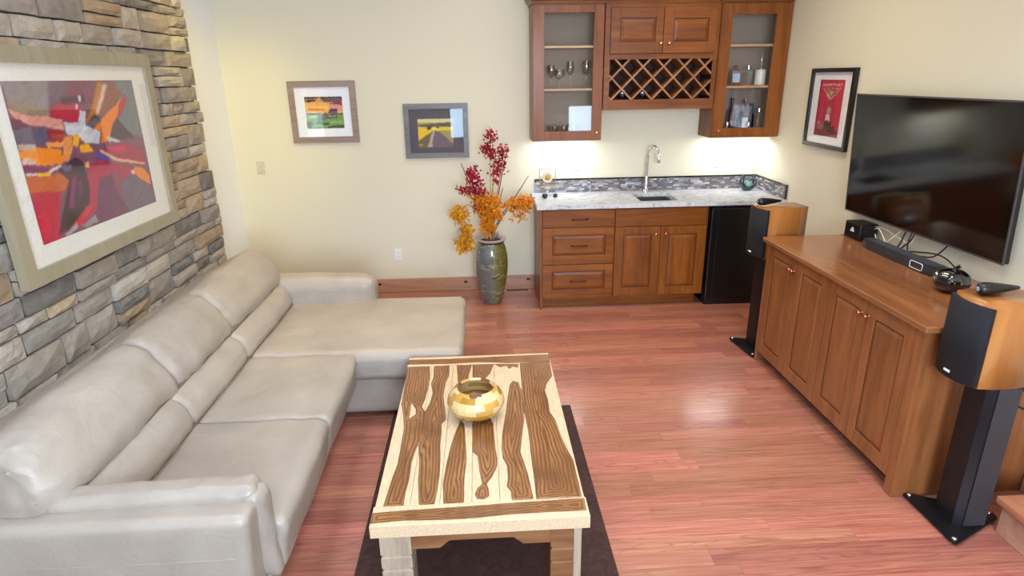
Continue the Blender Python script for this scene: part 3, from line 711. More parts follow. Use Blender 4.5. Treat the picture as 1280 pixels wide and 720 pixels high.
# things on the counter
t = thing('glass_plaque', 'square gold-edged glass plaque with a round flower design, left end of counter', 'ornament', (0.605, 5.47, 0.93))
FX, FY = 0.605, 5.47
bm = NB()
for a in ((0.530, 0.536, 1.01, 1.175), (0.674, 0.680, 1.01, 1.175), (0.530, 0.680, 1.169, 1.175), (0.530, 0.680, 1.01, 1.016)): box(bm, a[0], a[1], FY-0.006, FY+0.006, a[2], a[3], 0.001)
M_gold = plain('antique_gold', (170, 140, 92), 0.35, 0.8)
obj('frame', bm, M_gold, t); obj('pane', box(NB(), 0.536, 0.674, FY-0.002, FY+0.002, 1.016, 1.169), M_crystal, t)
bm = NB()
for k in range(12):
    a = k*math.pi/6; sphere(bm, (FX+0.036*math.cos(a), FY-0.006, 1.095+0.036*math.sin(a)), (0.013, 0.004, 0.013), 8, 6)
obj('petals', bm, plain('ivory_petal', (226, 214, 180), 0.5), t, smooth=60)
obj('flower_centre', sphere(NB(), (FX, FY-0.008, 1.095), (0.022, 0.006, 0.022), 14, 8), plain('gold_flower', (176, 140, 60), 0.4, 0.4), t, smooth=60)
bm = NB(); lathe(bm, [(0, 0), (0.05, 0), (0.05, 0.006), (0.012, 0.014), (0.010, 0.05), (0.03, 0.075), (0.055, 0.082), (0, 0.082)], (FX, FY, 0.93), 20)
obj('stand', bm, M_crystal, t, smooth=50)
for k, (x, lab) in enumerate(((0.572, 'dark beaded ball at the left foot of the glass plaque'), (0.668, 'dark beaded ball at the right foot of the glass plaque'))):
    bm = NB(); rr = 0.022 if k == 0 else 0.017; yb = 5.36 if k == 0 else 5.40
    sphere(bm, (x, yb, 0.93+rr), rr, 12, 8)
    for q in range(14):
        a = q*2.4; zz = -0.8+1.6*q/13; rad = math.sqrt(1-zz*zz)*rr; sphere(bm, (x+rad*math.cos(a), yb+rad*math.sin(a), 0.93+rr+zz*rr), 0.006, 6, 4)
    tag(obj('beaded_ball', bm, M_black, base=(x, yb, 0.93), smooth=60), lab, 'ornament')
t = thing('glass_swan', 'curled teal art-glass ornament with a tall clear tail, right end of counter', 'ornament', (2.46, 5.50, 0.93))
M_teal = plain('dark_teal_glass', (22, 48, 54), 0.06, 0, 0.6, 0.8); M_teal2 = plain('sea_green_glass', (120, 168, 158), 0.1, 0, 0.6, 0.8)
sx, sy, sz = 2.46, 5.50, 0.93
obj('curled_body', tube(NB(), [(sx-0.045, sy, sz+0.15), (sx-0.062, sy, sz+0.10), (sx-0.055, sy, sz+0.05), (sx-0.02, sy, sz+0.024), (sx+0.03, sy, sz+0.03), (sx+0.058, sy, sz+0.065), (sx+0.05, sy, sz+0.10), (sx+0.015, sy-0.005, sz+0.105), (sx-0.01, sy-0.01, sz+0.09)], [0.010, 0.018, 0.024, 0.026, 0.024, 0.018, 0.013, 0.009, 0.004], 14, 6), M_teal, t, smooth=60)
obj('tail', tube(NB(), [(sx-0.045, sy, sz+0.15), (sx-0.02, sy, sz+0.19), (sx+0.01, sy, sz+0.23), (sx+0.02, sy, sz+0.275)], [0.010, 0.009, 0.006, 0.003], 12, 6), M_crystal, t, smooth=60)
obj('inner_ball', sphere(NB(), (sx+0.004, sy, sz+0.062), (0.036, 0.022, 0.034), 18, 12), M_teal2, t, smooth=60)

# wall plates
def plate(x, z, kind, label):
    nm = 'light_switch' if kind == 'switch' else 'wall_outlet'
    t = thing(nm, label, 'switch' if kind == 'switch' else 'outlet', (x, YB, z)); mm = M_plate if kind != 'switch' else plain('almond_plastic', (214, 204, 176), 0.4)
    obj('cover', box(NB(), x-0.035, x+0.035, YB-0.006, YB-0.0005, z-0.0575, z+0.0575, 0.003, 2), mm, t)
    if kind == 'switch': obj('rocker', box(NB(), x-0.016, x+0.016, YB-0.010, YB-0.006, z-0.033, z+0.033, 0.002), mm, t)
    else:
        for dz in (-0.02, 0.02):
            s = obj('socket', box(NB(), x-0.016, x+0.016, YB-0.008, YB-0.006, z+dz-0.014, z+dz+0.014, 0.001), mm, t)
            obj('slot', box(box(NB(), x-0.007, x-0.005, YB-0.0084, YB-0.008, z+dz-0.004, z+dz+0.006), x+0.005, x+0.007, YB-0.0084, YB-0.008, z+dz-0.004, z+dz+0.006), M_slot, s)
plate(-0.793, 0.373, 'outlet', 'white outlet low on the wall between the sofa and the floor vase')
plate(0.888, 1.185, 'outlet', 'white outlet above the counter under the left glass cabinet')
plate(2.215, 1.185, 'outlet', 'white outlet above the counter under the right glass cabinet')
plate(-1.954, 1.212, 'switch', 'almond light switch on the wall near the stone corner')
# floor register
t = thing('floor_register', 'wooden floor vent against the wall between the vase and base cabinet', 'vent', (0.33, 5.57, 0))
obj('rim', box(box(box(box(NB(), 0.20, 0.46, 5.53, 5.545, 0, 0.006), 0.20, 0.46, 5.605, 5.62, 0, 0.006), 0.20, 0.225, 5.545, 5.605, 0, 0.006), 0.435, 0.46, 5.545, 5.605, 0, 0.006), M_base, t)
obj('grille', box(NB(), 0.225, 0.435, 5.545, 5.605, 0, 0.002), plain('vent_grille', (96, 50, 44), 0.6), t)

# ------------------------------------------------------------------ pictures
def srgb_lin(a): return np.where(a <= 0.04045, a/12.92, ((a+0.055)/1.055)**2.4)
def inside(px, py, poly):
    c = np.zeros(px.shape, bool); n = len(poly); j = n-1
    for i in range(n):
        xi, yi = poly[i]; xj, yj = poly[j]
        if yi != yj:
            c ^= ((yi > py) != (yj > py)) & (px < (xj-xi)*(py-yi)/(yj-yi)+xi)
        j = i
    return c
def hexc(h): return np.array([int(h[i:i+2], 16)/255 for i in (0, 2, 4)])
def blur(img, k):
    for _ in range(k):
        p = np.pad(img, ((1, 1), (1, 1), (0, 0)), 'edge')
        img = (p[1:-1, 1:-1]*2+p[:-2, 1:-1]+p[2:, 1:-1]+p[1:-1, :-2]+p[1:-1, 2:])/6
    return img
def print_mesh(name, fn, img, mat, parent):
    """img[j, i] colours on a grid; fn(u, v) -> world position, v up"""
    H, W = img.shape[:2]; uu, vv = np.meshgrid(np.linspace(0, 1, W), np.linspace(0, 1, H))
    P = np.array([fn(u, v) for u, v in zip(uu.ravel(), vv.ravel())]); b = BASE[parent.name]; P = P-np.array(b)
    idx = np.arange(W*H).reshape(H, W); q = np.stack([idx[:-1, :-1], idx[:-1, 1:], idx[1:, 1:], idx[1:, :-1]], -1).reshape(-1, 4)
    me = bpy.data.meshes.new(name); me.from_pydata(P.tolist(), [], q.tolist())
    a = me.color_attributes.new('Col', 'FLOAT_COLOR', 'POINT')
    a.data.foreach_set('color', np.concatenate([srgb_lin(np.clip(img.reshape(-1, 3), 0, 1)), np.ones((W*H, 1))], 1).astype('f').ravel())
    me.materials.append(mat); o = bpy.data.objects.new(name, me); COL.objects.link(o); o.parent = parent; return o
def paint(W, H, polys, bg, soft=1, wob=0.0, seed=1):
    uu, vv = np.meshgrid(np.linspace(0, 1, W), np.linspace(0, 1, H)); img = np.zeros((H, W, 3))+hexc(bg)
    rr = np.random.RandomState(seed)
    if wob:
        g = blur(rr.randn(H, W, 2), 3); g = g/g.std(); uu = uu+g[..., 0]*wob; vv = vv+g[..., 1]*wob
    for it in polys:
        c, p = it[0], it[1]; m = inside(uu, vv, p); img[m] = hexc(c)
        if len(it) > 2: img = blur(img, it[2])
    g = blur(rr.randn(H, W, 1), 1); img = img+g*0.02
    return blur(img, soft)
def frame_bars(bm, fn, w, h, t, d, bev=0.003):
    """four mitred bars around the rectangle 0..w, 0..h; fn(u, depth, v)"""
    o = [(0, 0), (w, 0), (w, h), (0, h)]; i = [(t, t), (w-t, t), (w-t, h-t), (t, h-t)]
    for k in range(4):
        l = (k+1) % 4; prism(bm, [o[k], o[l], i[l], i[k]], 0, 1, 0, lambda x, y, z, fn=fn, d=d: fn(x, d*z, y))
    return bm
def picture(name, label, w, h, ft, fd, fmat, mmat, rect, img, fn, loc, depth=0.012):
    t = thing(name, label, 'picture', loc)
    obj('frame', frame_bars(NB(), fn, w, h, ft, fd), fmat, t)
    obj('mat', box(NB(), ft-0.003, w-ft+0.003, 0.002, depth, ft-0.003, h-ft+0.003, 0, 1, fn), mmat, t)
    a, b, c, d = rect
    print_mesh('print', lambda u, v: fn(a+(b-a)*u, depth+0.0012, c+(d-c)*v), img, M_print, t)
    obj('pane', box(NB(), ft-0.002, w-ft+0.002, depth+0.003, depth+0.005, ft-0.002, h-ft+0.002, 0, 1, fn), M_glass, t)
    return t
ART = [
('a59c96',[(0.0,1.0),(0.296,1.003),(0.255,0.765),(0.103,0.789),(0.015,0.827)]),
('8a4f62',[(0.296,1.003),(1.0,1.0),(1.002,0.826),(0.263,0.854)]),
('8a8f8c',[(0.818,0.998),(1.0,1.0),(1.023,0.553),(0.896,0.567),(0.777,0.7),(0.827,0.844)]),
('a8987f',[(0.03,0.894),(0.255,0.815),(0.255,0.765),(0.103,0.789),(0.015,0.827)]),
('7d6a78',[(0.296,1.003),(0.433,1.005),(0.353,0.85),(0.26,0.839)]),
('b00828',[(0.271,0.838),(0.363,0.87),(0.494,0.918),(0.478,0.75),(0.421,0.716),(0.331,0.749),(0.258,0.78)]),
('4a1830',[(0.354,0.885),(0.536,0.907),(0.525,0.854),(0.357,0.845)]),
('9a6a50',[(0.671,0.981),(0.816,0.987),(0.877,0.901),(0.699,0.763),(0.545,0.69)]),
('c08a20',[(0.673,0.992),(0.713,0.981),(0.589,0.742),(0.512,0.693),(0.498,0.721),(0.567,0.799)]),
('3c3030',[(0.587,0.764),(0.61,0.741),(0.532,0.691),(0.501,0.705)]),
('e8d8d0',[(0.712,0.976),(0.754,0.97),(0.629,0.768),(0.593,0.759)]),
('7c7478',[(0.469,0.707),(0.626,0.751),(0.692,0.724),(0.569,0.643)]),
('5a3a44',[(0.779,0.712),(0.91,0.553),(0.66,0.564),(0.688,0.631)]),
('e8920c',[(0.898,0.889),(0.811,0.757),(0.719,0.675),(0.66,0.564),(0.587,0.555),(0.618,0.644),(0.546,0.662),(0.699,0.763)]),
('b02030',[(0.899,0.894),(0.908,0.853),(0.834,0.755),(0.78,0.717),(0.823,0.821)]),
('dde0e0',[(0.333,0.729),(0.442,0.725),(0.476,0.803),(0.519,0.79),(0.493,0.694),(0.604,0.64),(0.573,0.557),(0.456,0.577),(0.426,0.619),(0.335,0.655)]),
('dde0e0',[(0.639,0.601),(0.736,0.567),(0.777,0.538),(0.659,0.558)]),
('dde0e0',[(0.484,0.903),(0.51,0.902),(0.501,0.86),(0.482,0.861)]),
('dde0e0',[(0.454,0.846),(0.472,0.84),(0.464,0.804),(0.44,0.81)]),
('dcae9c',[(0.005,0.845),(0.104,0.794),(0.226,0.782),(0.331,0.749),(0.323,0.683),(0.191,0.72),(0.101,0.737),(0.028,0.78)]),
('6a1838',[(-0.005,0.782),(0.051,0.779),(0.101,0.737),(0.076,0.715),(-0.005,0.722)]),
('746c78',[(0.064,0.726),(0.199,0.709),(0.206,0.643),(0.252,0.623),(0.215,0.581),(0.113,0.609),(-0.001,0.656),(-0.002,0.713)]),
('98202c',[(0.209,0.703),(0.306,0.684),(0.326,0.614),(0.248,0.602),(0.205,0.638)]),
('f0b070',[(0.18,0.621),(0.324,0.604),(0.294,0.576),(0.183,0.585)]),
('e0b010',[(0.381,0.645),(0.423,0.636),(0.4,0.556),(0.36,0.573)]),
('e8b810',[(0.41,0.572),(0.48,0.568),(0.508,0.508),(0.405,0.517)]),
('e0a868',[(0.306,0.632),(0.368,0.641),(0.354,0.546),(0.297,0.473),(0.263,0.484)]),
('eb9c10',[(-0.002,0.585),(0.111,0.599),(0.268,0.563),(0.274,0.477),(0.191,0.47),(0.087,0.492),(0.054,0.528),(-0.002,0.546)]),
('cfc4b0',[(0.004,0.637),(0.114,0.614),(0.097,0.581),(-0.0,0.594)]),
('e0c8b8',[(0.009,0.55),(0.072,0.54),(0.089,0.497),(0.004,0.506)]),
('7a1850',[(0.003,0.502),(0.136,0.469),(0.214,0.418),(0.129,0.439),(0.004,0.462)]),
('e8dccc',[(-0.001,0.463),(0.128,0.434),(0.249,0.471),(0.27,0.462),(0.135,0.417),(0.005,0.442)]),
('e8c010',[(0.077,0.443),(0.161,0.433),(0.154,0.402),(0.07,0.414)]),
('c07030',[(0.003,0.437),(0.155,0.408),(0.236,0.414),(0.271,0.352),(0.24,0.292),(0.127,0.302),(-0.0,0.331)]),
('b01030',[(0.005,0.33),(0.129,0.312),(0.197,0.285),(0.145,0.149),(0.132,-0.018),(-0.006,-0.003)]),
('c02038',[(0.009,0.188),(0.076,0.196),(0.079,0.057),(0.016,0.022)]),
('a81840',[(0.435,0.411),(0.53,0.447),(0.7,0.377),(0.948,0.281),(0.904,0.236),(0.608,0.295),(0.49,0.247),(0.443,0.114),(0.278,0.029),(0.27,0.114),(0.391,0.258)]),
('4a1c30',[(0.212,0.434),(0.343,0.493),(0.401,0.468),(0.415,0.311),(0.386,0.171),(0.294,0.107),(0.21,0.062),(0.105,0.02),(0.187,0.182),(0.271,0.352)]),
('6c3050',[(0.33,0.34),(0.367,0.333),(0.346,0.233),(0.322,0.239)]),
('8a2060',[(0.298,0.363),(0.336,0.367),(0.256,0.164),(0.221,0.173)]),
('3a1c18',[(0.256,0.164),(0.316,0.148),(0.223,0.069),(0.166,0.029),(0.212,0.13)]),
('7a6c84',[(0.247,0.465),(0.323,0.453),(0.308,0.411),(0.249,0.417)]),
('7a4460',[(0.502,0.305),(0.651,0.324),(0.781,0.17),(0.775,-0.002),(0.335,-0.013),(0.43,0.117)]),
('9a5060',[(0.607,0.363),(0.724,0.298),(0.742,0.178),(0.639,0.138)]),
('80707f',[(0.692,0.253),(0.802,0.282),(0.936,0.216),(1.008,-0.009),(0.709,0.003),(0.654,0.135)]),
('a01040',[(0.617,0.528),(0.808,0.534),(0.963,0.463),(0.972,0.317),(0.703,0.395),(0.606,0.471)]),
('c01848',[(0.637,0.519),(0.789,0.518),(0.81,0.459),(0.659,0.481)]),
('7060a0',[(0.52,0.501),(0.66,0.445),(0.631,0.413),(0.531,0.453)]),
('e8c8a8',[(0.565,0.517),(0.709,0.425),(0.959,0.346),(0.965,0.325),(0.69,0.403),(0.561,0.495)]),
('e09818',[(0.838,0.34),(0.934,0.304),(0.978,0.248),(0.98,0.152),(0.877,0.228),(0.827,0.284)]),
('e8e0e0',[(0.8,0.315),(0.832,0.309),(0.834,0.276),(0.802,0.282)]),
('f0c060',[(0.422,0.442),(0.456,0.448),(0.447,0.403),(0.421,0.408)]),
('c02030',[(0.221,0.058),(0.355,0.149),(0.408,0.147),(0.371,0.097),(0.272,0.031)]),
('c0b8b4',[(0.15,0.011),(0.255,0.071),(0.26,0.034),(0.184,-0.0)]),
('a8a098',[(0.278,0.029),(0.407,0.075),(0.416,0.017),(0.326,0.008)]),
]
img = paint(240, 160, [(c, p) if k not in (4, 8, 11) else (c, p, 7 if k < 8 else 3) for k, (c, p) in enumerate(ART)], '8a6070', 1, 0.0022, 4)
stk = blur(np.random.RandomState(8).randn(160, 240, 1), 2); stk = sum(np.roll(np.roll(stk, q, 1), q//2, 0) for q in range(-6, 7))/5; img = img*(1+stk*0.06)
gm = img.mean(axis=2, keepdims=True); img = np.clip(gm+(img-gm)*1.32, 0, 1)**1.18*np.array([0.97, 0.95, 1.0]); img[..., 2] += 0.16*np.clip(img[..., 0]-img[..., 1]*1.6, 0, 1)
px0, py0, pz0, pw, ph = -1.982, 2.595, 1.108, 1.405, 1.000
fnL = lambda u, d, v: (px0+d, py0+u, pz0+v)
picture('framed_painting', 'large abstract red and orange painting in a champagne frame on the stone wall', pw, ph, 0.070, 0.040, M_champ, M_cream, (0.170, 1.190, 0.160, 0.856), img, fnL, (px0, py0+pw/2, pz0), 0.024)
# sunset barn
P1 = [('3c3434', [(0, .93), (1, .93), (1, 1), (0, 1)]), ('6c5050', [(.35, .85), (1, .80), (1, .95), (.35, .95)]), ('d8a050', [(.3, .80), (.5, .82), (.45, .98), (.28, .95)]), ('2c1c20', [(0, .84), (.3, .86), (.3, .90), (0, .92)]),
      ('8c3038', [(.6, .76), (1, .74), (1, .82), (.8, .82)]), ('e09890', [(.7, .58), (1, .55), (1, .74), (.62, .74)]), ('f4c860', [(0, .60), (.6, .58), (.62, .72), (.1, .70), (0, .68)]), ('e89028', [(.05, .54), (.5, .54), (.5, .62), (.1, .66)]),
      ('f0b870', [(0, .46), (1, .46), (1, .55), (0, .56)]), ('402028', [(0, .44), (1, .44), (1, .475), (0, .475)]), ('5a2438', [(.60, .52), (.66, .62), (.84, .62), (.86, .50), (.62, .50)]), ('6a6068', [(.62, .46), (.84, .46), (.84, .54), (.66, .54)]),
      ('7aa050', [(0, 0), (1, 0), (1, .44), (0, .44)]), ('a8cc58', [(.05, .30), (.3, .33), (.32, .42), (.08, .40)]), ('56634c', [(.30, .28), (.84, .30), (.84, .42), (.33, .42)]), ('8c8c90', [(.36, .34), (.50, .34), (.50, .40), (.36, .40)]), ('9a9a9c', [(.6, .36), (.8, .37), (.8, .41), (.6, .40)]),
      ('38503c', [(.2, .14), (.6, .10), (.6, .18), (.3, .22)]), ('9cc470', [(0, .06), (.4, .10), (.4, .14), (0, .10)]), ('36483a', [(.5, .02), (1, .0), (1, .08), (.7, .10)]), ('3c5440', [(0, .0), (.12, 0), (.12, .2), (0, .2)]), ('98b878', [(.65, .16), (.95, .18), (.95, .24), (.65, .22)])]
img = paint(80, 62, P1, 'f0b060', 1, 0.012, 2)
fnB = lambda x0, z0: (lambda u, d, v: (x0+u, YB-0.001-d, z0+v))
picture('framed_picture', 'sunset barn picture in a taupe frame with white mat, left on back wall', 0.575, 0.520, 0.052, 0.026, M_taupe, M_wmat, (0.132, 0.455, 0.122, 0.390), img, fnB(-1.628, 1.422), (-1.34, YB, 1.422))
P2 = [('d8cc90', [(0, .86), (1, .86), (1, 1), (0, 1)]), ('5c5048', [(0, .74), (1, .72), (1, .88), (.5, .84), (0, .82)]), ('a89a60', [(0, .80), (.4, .82), (.4, .86), (0, .88)]), ('e0c428', [(0, .56), (.5, .58), (1, .58), (1, .72), (.5, .70), (0, .72)]), ('3a2c2c', [(.28, .62), (.36, .62), (.4, .76), (.25, .74)]), ('e8dc70', [(.38, .62), (.6, .62), (.6, .72), (.42, .72)]), ('302828', [(.54, .66), (.60, .66), (.60, .72), (.54, .71)]),
      ('e8c018', [(0, .24), (.30, .50), (.42, .58), (0, .58)]), ('c8a830', [(0, .2), (.1, .2), (.38, .54), (.3, .52)]), ('6a6038', [(0, 0), (.22, 0), (.42, .55), (.15, .35), (0, .22)]), ('a89c50', [(0, .03), (.12, .06), (.1, .12), (0, .1)]), ('b0a49c', [(.24, 0), (.38, 0), (.46, .56), (.42, .56)]), ('6c5c66', [(.38, 0), (1, 0), (1, .1), (.60, .56), (.46, .56)]), ('a09460', [(1, .1), (1, .55), (.62, .56)])]
img = paint(80, 58, P2, 'a08c50', 1, 0.008, 3)
picture('framed_picture', 'country road picture in a grey frame with dark mat, above the vase', 0.565, 0.470, 0.045, 0.030, M_gframe, M_gmat, (0.118, 0.428, 0.094, 0.340), img, fnB(-0.652, 1.270), (-0.37, YB, 1.27))
P3 = [('c02448', [(0, 0), (1, 0), (1, 1), (0, 1)]), ('a01c40', [(0, 0), (.08, 0), (.08, 1), (0, 1)]), ('7a3040', [(.0, 0), (1, 0), (1, .10), (.7, .16), (.3, .14), (0, .10)]), ('d0b890', [(.10, .90), (.92, .90), (.92, .925), (.10, .925)]), ('e8b0a8', [(.12, .86), (.9, .86), (.54, .66), (.48, .66)]), ('b03048', [(.20, .845), (.82, .845), (.54, .69), (.49, .69)]), ('9a8450', [(.30, .82), (.72, .82), (.54, .70), (.49, .70)]), ('e0c060', [(.46, .74), (.56, .74), (.54, .80), (.48, .80)]),
      ('7a4850', [(.49, .50), (.54, .50), (.54, .66), (.49, .66)]), ('a8a090', [(.42, .42), (.60, .42), (.58, .52), (.46, .52)]), ('d8d0c0', [(.38, .28), (.62, .28), (.55, .40), (.46, .40)]), ('50302c', [(.34, .14), (.66, .12), (.70, .26), (.40, .28)]), ('8c6c5c', [(.15, .12), (.36, .12), (.38, .24), (.2, .22)]), ('40201c', [(.55, .08), (.84, .08), (.80, .20), (.62, .20)])]
img = paint(56, 84, P3, 'c02448', 1, 0.010, 5)
fnR = lambda u, d, v: (XR-0.002-d, 4.845-u, 1.412+v)
picture('framed_picture', 'crimson cocktail glass print in a black frame with white mat, left of television', 0.575, 0.565, 0.028, 0.030, M_bframe, M_wmat, (0.120, 0.445, 0.085, 0.485), img, fnR, (XR, 4.56, 1.412))

# ------------------------------------------------------------------ vase and dried stems
VX, VY = 0.083, 5.29
def vase_mat():
    t = NT('raku_glaze'); v = t.coords((1, 1, 2.4), True, False); a = t.noise(v, 7, 6, 0.65, 1.5); b = t.noise(v, 30, 4, 0.7)
    g = t.n('ShaderNodeNewGeometry'); sp = t.n('ShaderNodeSeparateXYZ'); t.l(g.outputs['Position'], sp.inputs[0])
    m = t.n('ShaderNodeMapRange'); m.inputs[1].default_value = VX-0.06; m.inputs[2].default_value = VX+0.08; t.l(sp.outputs['X'], m.inputs[0])
    f = t.math('ADD', m.outputs[0], t.math('MULTIPLY', t.math('SUBTRACT', a, 0.5), 1.2), clamp=True)
    c = t.mix(f, srgb((100, 106, 106)), srgb((108, 102, 34)))
    c = t.mix(t.math('MULTIPLY', t.math('GREATER_THAN', b, 0.56), 0.35), c, srgb((70, 62, 44)))
    c = t.mix(t.math('MULTIPLY', t.math('GREATER_THAN', a, 0.58), 0.4), c, srgb((168, 168, 150)))
    t.col(c); t.set(Roughness=0.14, Coat_Weight=0.7); return t.m
va = thing('floor_vase', 'tall grey and olive glazed floor vase beside the base cabinet', 'vase', (VX, VY, 0))
vp = [(0, 0), (0.082, 0), (0.088, 0.012), (0.100, 0.06), (0.128, 0.18), (0.146, 0.30), (0.150, 0.38), (0.144, 0.46), (0.128, 0.53), (0.112, 0.565), (0.106, 0.575), (0.095, 0.578), (0.090, 0.56), (0.12, 0.46), (0.126, 0.38), (0.10, 0.15), (0.07, 0.03), (0, 0.02)]
obj('body', lathe(NB(), vp, (VX, VY, 0), 48), vase_mat(), va, smooth=60)
obj('rim', lathe(NB(), [(0.100, 0.578), (0.120, 0.576), (0.134, 0.588), (0.136, 0.598), (0.122, 0.602), (0.100, 0.598), (0.086, 0.590), (0.086, 0.580), (0.100, 0.578)], (VX, VY, 0), 48), plain('pinkish_grey_rim', (176, 160, 158), 0.3, coat=0.4), va, smooth=60)
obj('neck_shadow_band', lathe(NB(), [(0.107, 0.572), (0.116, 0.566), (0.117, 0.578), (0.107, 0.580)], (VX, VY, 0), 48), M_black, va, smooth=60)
obj('glass_liner', lathe(NB(), [(0.064, 0.30), (0.066, 0.30), (0.068, 0.662), (0.064, 0.662), (0.062, 0.30)], (VX+0.006, VY, 0), 32), M_crystal, va, smooth=60)
obj('crack', tube(NB(), [(VX+0.0, VY-0.149, 0.265), (VX+0.03, VY-0.146, 0.272), (VX+0.06, VY-0.134, 0.285), (VX+0.085, VY-0.119, 0.305)], [0.003, 0.0045, 0.003, 0.0015], 6, 3), M_knot, va)
def ld(name, cs):
    t = NT(name); r = t.n('ShaderNodeNewGeometry').outputs['Random Per Island']
    t.col(t.ramp(r, [(i/len(cs), srgb(c)) for i, c in enumerate(cs)], 'CONSTANT')); t.set(Roughness=0.55); return t.m
M_redl = ld('crimson_leaf', [(190, 20, 64), (214, 30, 84), (150, 18, 52), (226, 60, 104)]); M_orl = ld('orange_leaf', [(255, 180, 24), (255, 196, 50), (248, 156, 16), (255, 172, 30)])
M_yel = ld('yellow_leaf', [(250, 196, 36), (255, 212, 66), (236, 168, 24)])
M_twig = plain('brown_twig', (110, 62, 54), 0.6); M_dtwig = plain('dark_plum_stick', (84, 52, 60), 0.55); M_otwig = plain('orange_twig', (196, 120, 50), 0.6)
rl = random.Random(11)
def leaf(bm, p, d, L, W):
    d = d.normalized(); s = d.cross(Vector((rl.uniform(-1, 1), rl.uniform(-1, 1), rl.uniform(-1, 1)))).normalized()*W; n = s.cross(d).normalized()*W*0.4
    a = bm.verts.new(p); b = bm.verts.new(p+d*L*0.45+s+n); c = bm.verts.new(p+d*L); e = bm.verts.new(p+d*L*0.45-s+n); f = bm.verts.new(p+d*L*0.45-n)
    bm.faces.new((a, b, c, f)); bm.faces.new((a, f, c, e)); bm.faces.new((a, e, c, b))
def branch(name, label, pts, r, mt, group, blobs=(), ml=None, L=0.03, W=0.009, droop=0.0, twigs=0):
    """pts: stem; blobs: (centre, radius vector, leaf count)"""
    base = (VX+rl.uniform(-.02, .02), VY+rl.uniform(-.02, .02), 0.30); t = thing(name, label, 'branch', base, group)
    P = [base, (VX+(pts[0][0]-VX)*0.12, VY-0.0, 0.62)]+list(pts)
    obj('stem', tube(NB(), P, [r, r*0.9, r*0.5], 6, 4), mt, t, smooth=60)
    if blobs:
        bm = NB(); tw = NB()
        for (c, rad, n) in blobs:
            c = Vector(c)
            for k in range(int(n*(1.7 if ml is M_redl else 1.1))):
                q = Vector((rl.gauss(0, 0.5), rl.gauss(0, 0.5), rl.gauss(0, 0.5)))
                if q.length > 1.15: q = q.normalized()*1.1
                p = c+Vector((q.x*rad[0], q.y*rad[1], q.z*rad[2]))
                dd = Vector((rl.uniform(-1, 1), rl.uniform(-1, 1), rl.uniform(-1, 1)-droop)); leaf(bm, p, dd, L*rl.uniform(0.7, 1.3), W*rl.uniform(0.7, 1.3))
            for k in range(max(3, n//14)):
                q = Vector((rl.uniform(-1, 1)*rad[0], rl.uniform(-1, 1)*rad[1], rl.uniform(-0.9, 0.9)*rad[2])); tube(tw, [c-Vector((0, 0, rad[2]*0.9)), c+q*0.4, c+q], [0.002, 0.001], 4, 2)
        tag(obj('leaves', bm, ml, t), kind='stuff'); obj('twigs', tw, mt, t)
    return t
Y5 = 5.27
branch('red_branch', 'tallest branch with crimson leaves, at the top of the vase arrangement', [(0.10, Y5, 0.95), (0.125, Y5, 1.25), (0.11, Y5, 1.50)], 0.006, M_otwig, 'crimson branches in the floor vase', [((0.10, Y5, 1.48), (.06, .05, .05), 34), ((0.055, Y5, 1.38), (.05, .05, .05), 26), ((0.10, Y5, 1.34), (.07, .05, .05), 34)], M_redl, 0.032, 0.012)
branch('red_branch', 'crimson branch leaning right beside the tallest one', [(0.14, Y5, 0.95), (0.18, 5.24, 1.18), (0.215, 5.22, 1.38)], 0.006, M_otwig, 'crimson branches in the floor vase', [((0.20, 5.23, 1.36), (.06, .05, .06), 34), ((0.17, 5.23, 1.24), (.07, .05, .07), 42), ((0.13, 5.24, 1.15), (.05, .04, .07), 26)], M_redl, 0.032, 0.012)
branch('red_branch', 'crimson branch leaning left in the floor vase, below the dark-matted picture', [(0.0, 5.25, 0.85), (-0.05, 5.22, 1.05), (-0.075, 5.2, 1.25)], 0.006, M_twig, 'crimson branches in the floor vase', [((-0.06, 5.21, 1.17), (.06, .05, .08), 52), ((-0.02, 5.22, 1.02), (.08, .06, .10), 90), ((-0.14, 5.22, 1.04), (.06, .05, .03), 24), ((-0.01, 5.22, 0.90), (.05, .05, .06), 44)], M_redl, 0.033, 0.012)
branch('orange_spray', 'yellow-orange leaf spray drooping farthest left over the vase side', [(0.0, 5.22, 0.80), (-0.10, 5.2, 0.92), (-0.18, 5.18, 0.84), (-0.13, 5.17, 0.66)], 0.005, M_otwig, None, [((-0.19, 5.18, 0.85), (.08, .06, .07), 190), ((-0.13, 5.17, 0.72), (.06, .05, .06), 120), ((-0.145, 5.16, 0.60), (.075, .06, .08), 230)], M_yel, 0.042, 0.0095, 0.6)
branch('orange_spray', 'dense orange leaf spray at the middle of the vase arrangement', [(0.07, 5.24, 0.80), (0.08, 5.22, 0.98)], 0.005, M_otwig, None, [((0.06, 5.22, 0.95), (.10, .07, .08), 190), ((0.10, 5.20, 0.85), (.09, .06, .09), 210), ((0.06, 5.21, 0.74), (.07, .05, .09), 130)], M_orl, 0.046, 0.0095, 0.6)
branch('orange_spray', 'orange leaf spray reaching right toward the counter end', [(0.16, 5.22, 0.78), (0.26, 5.18, 0.93), (0.37, 5.14, 0.97)], 0.005, M_twig, None, [((0.29, 5.18, 0.93), (.09, .06, .06), 130), ((0.38, 5.14, 0.94), (.075, .06, .07), 150), ((0.34, 5.15, 0.84), (.08, .05, .06), 40)], M_orl, 0.042, 0.0095, 0.5)
branch('orange_spray', 'small amber leaf spray low between the crimson and orange sprays', [(0.02, 5.22, 0.80), (0.0, 5.2, 0.90)], 0.004, M_otwig, None, [((-0.01, 5.20, 0.98), (.06, .05, .05), 50), ((0.01, 5.2, 0.88), (.05, .05, .06), 60)], M_orl, 0.042, 0.0095, 0.5)
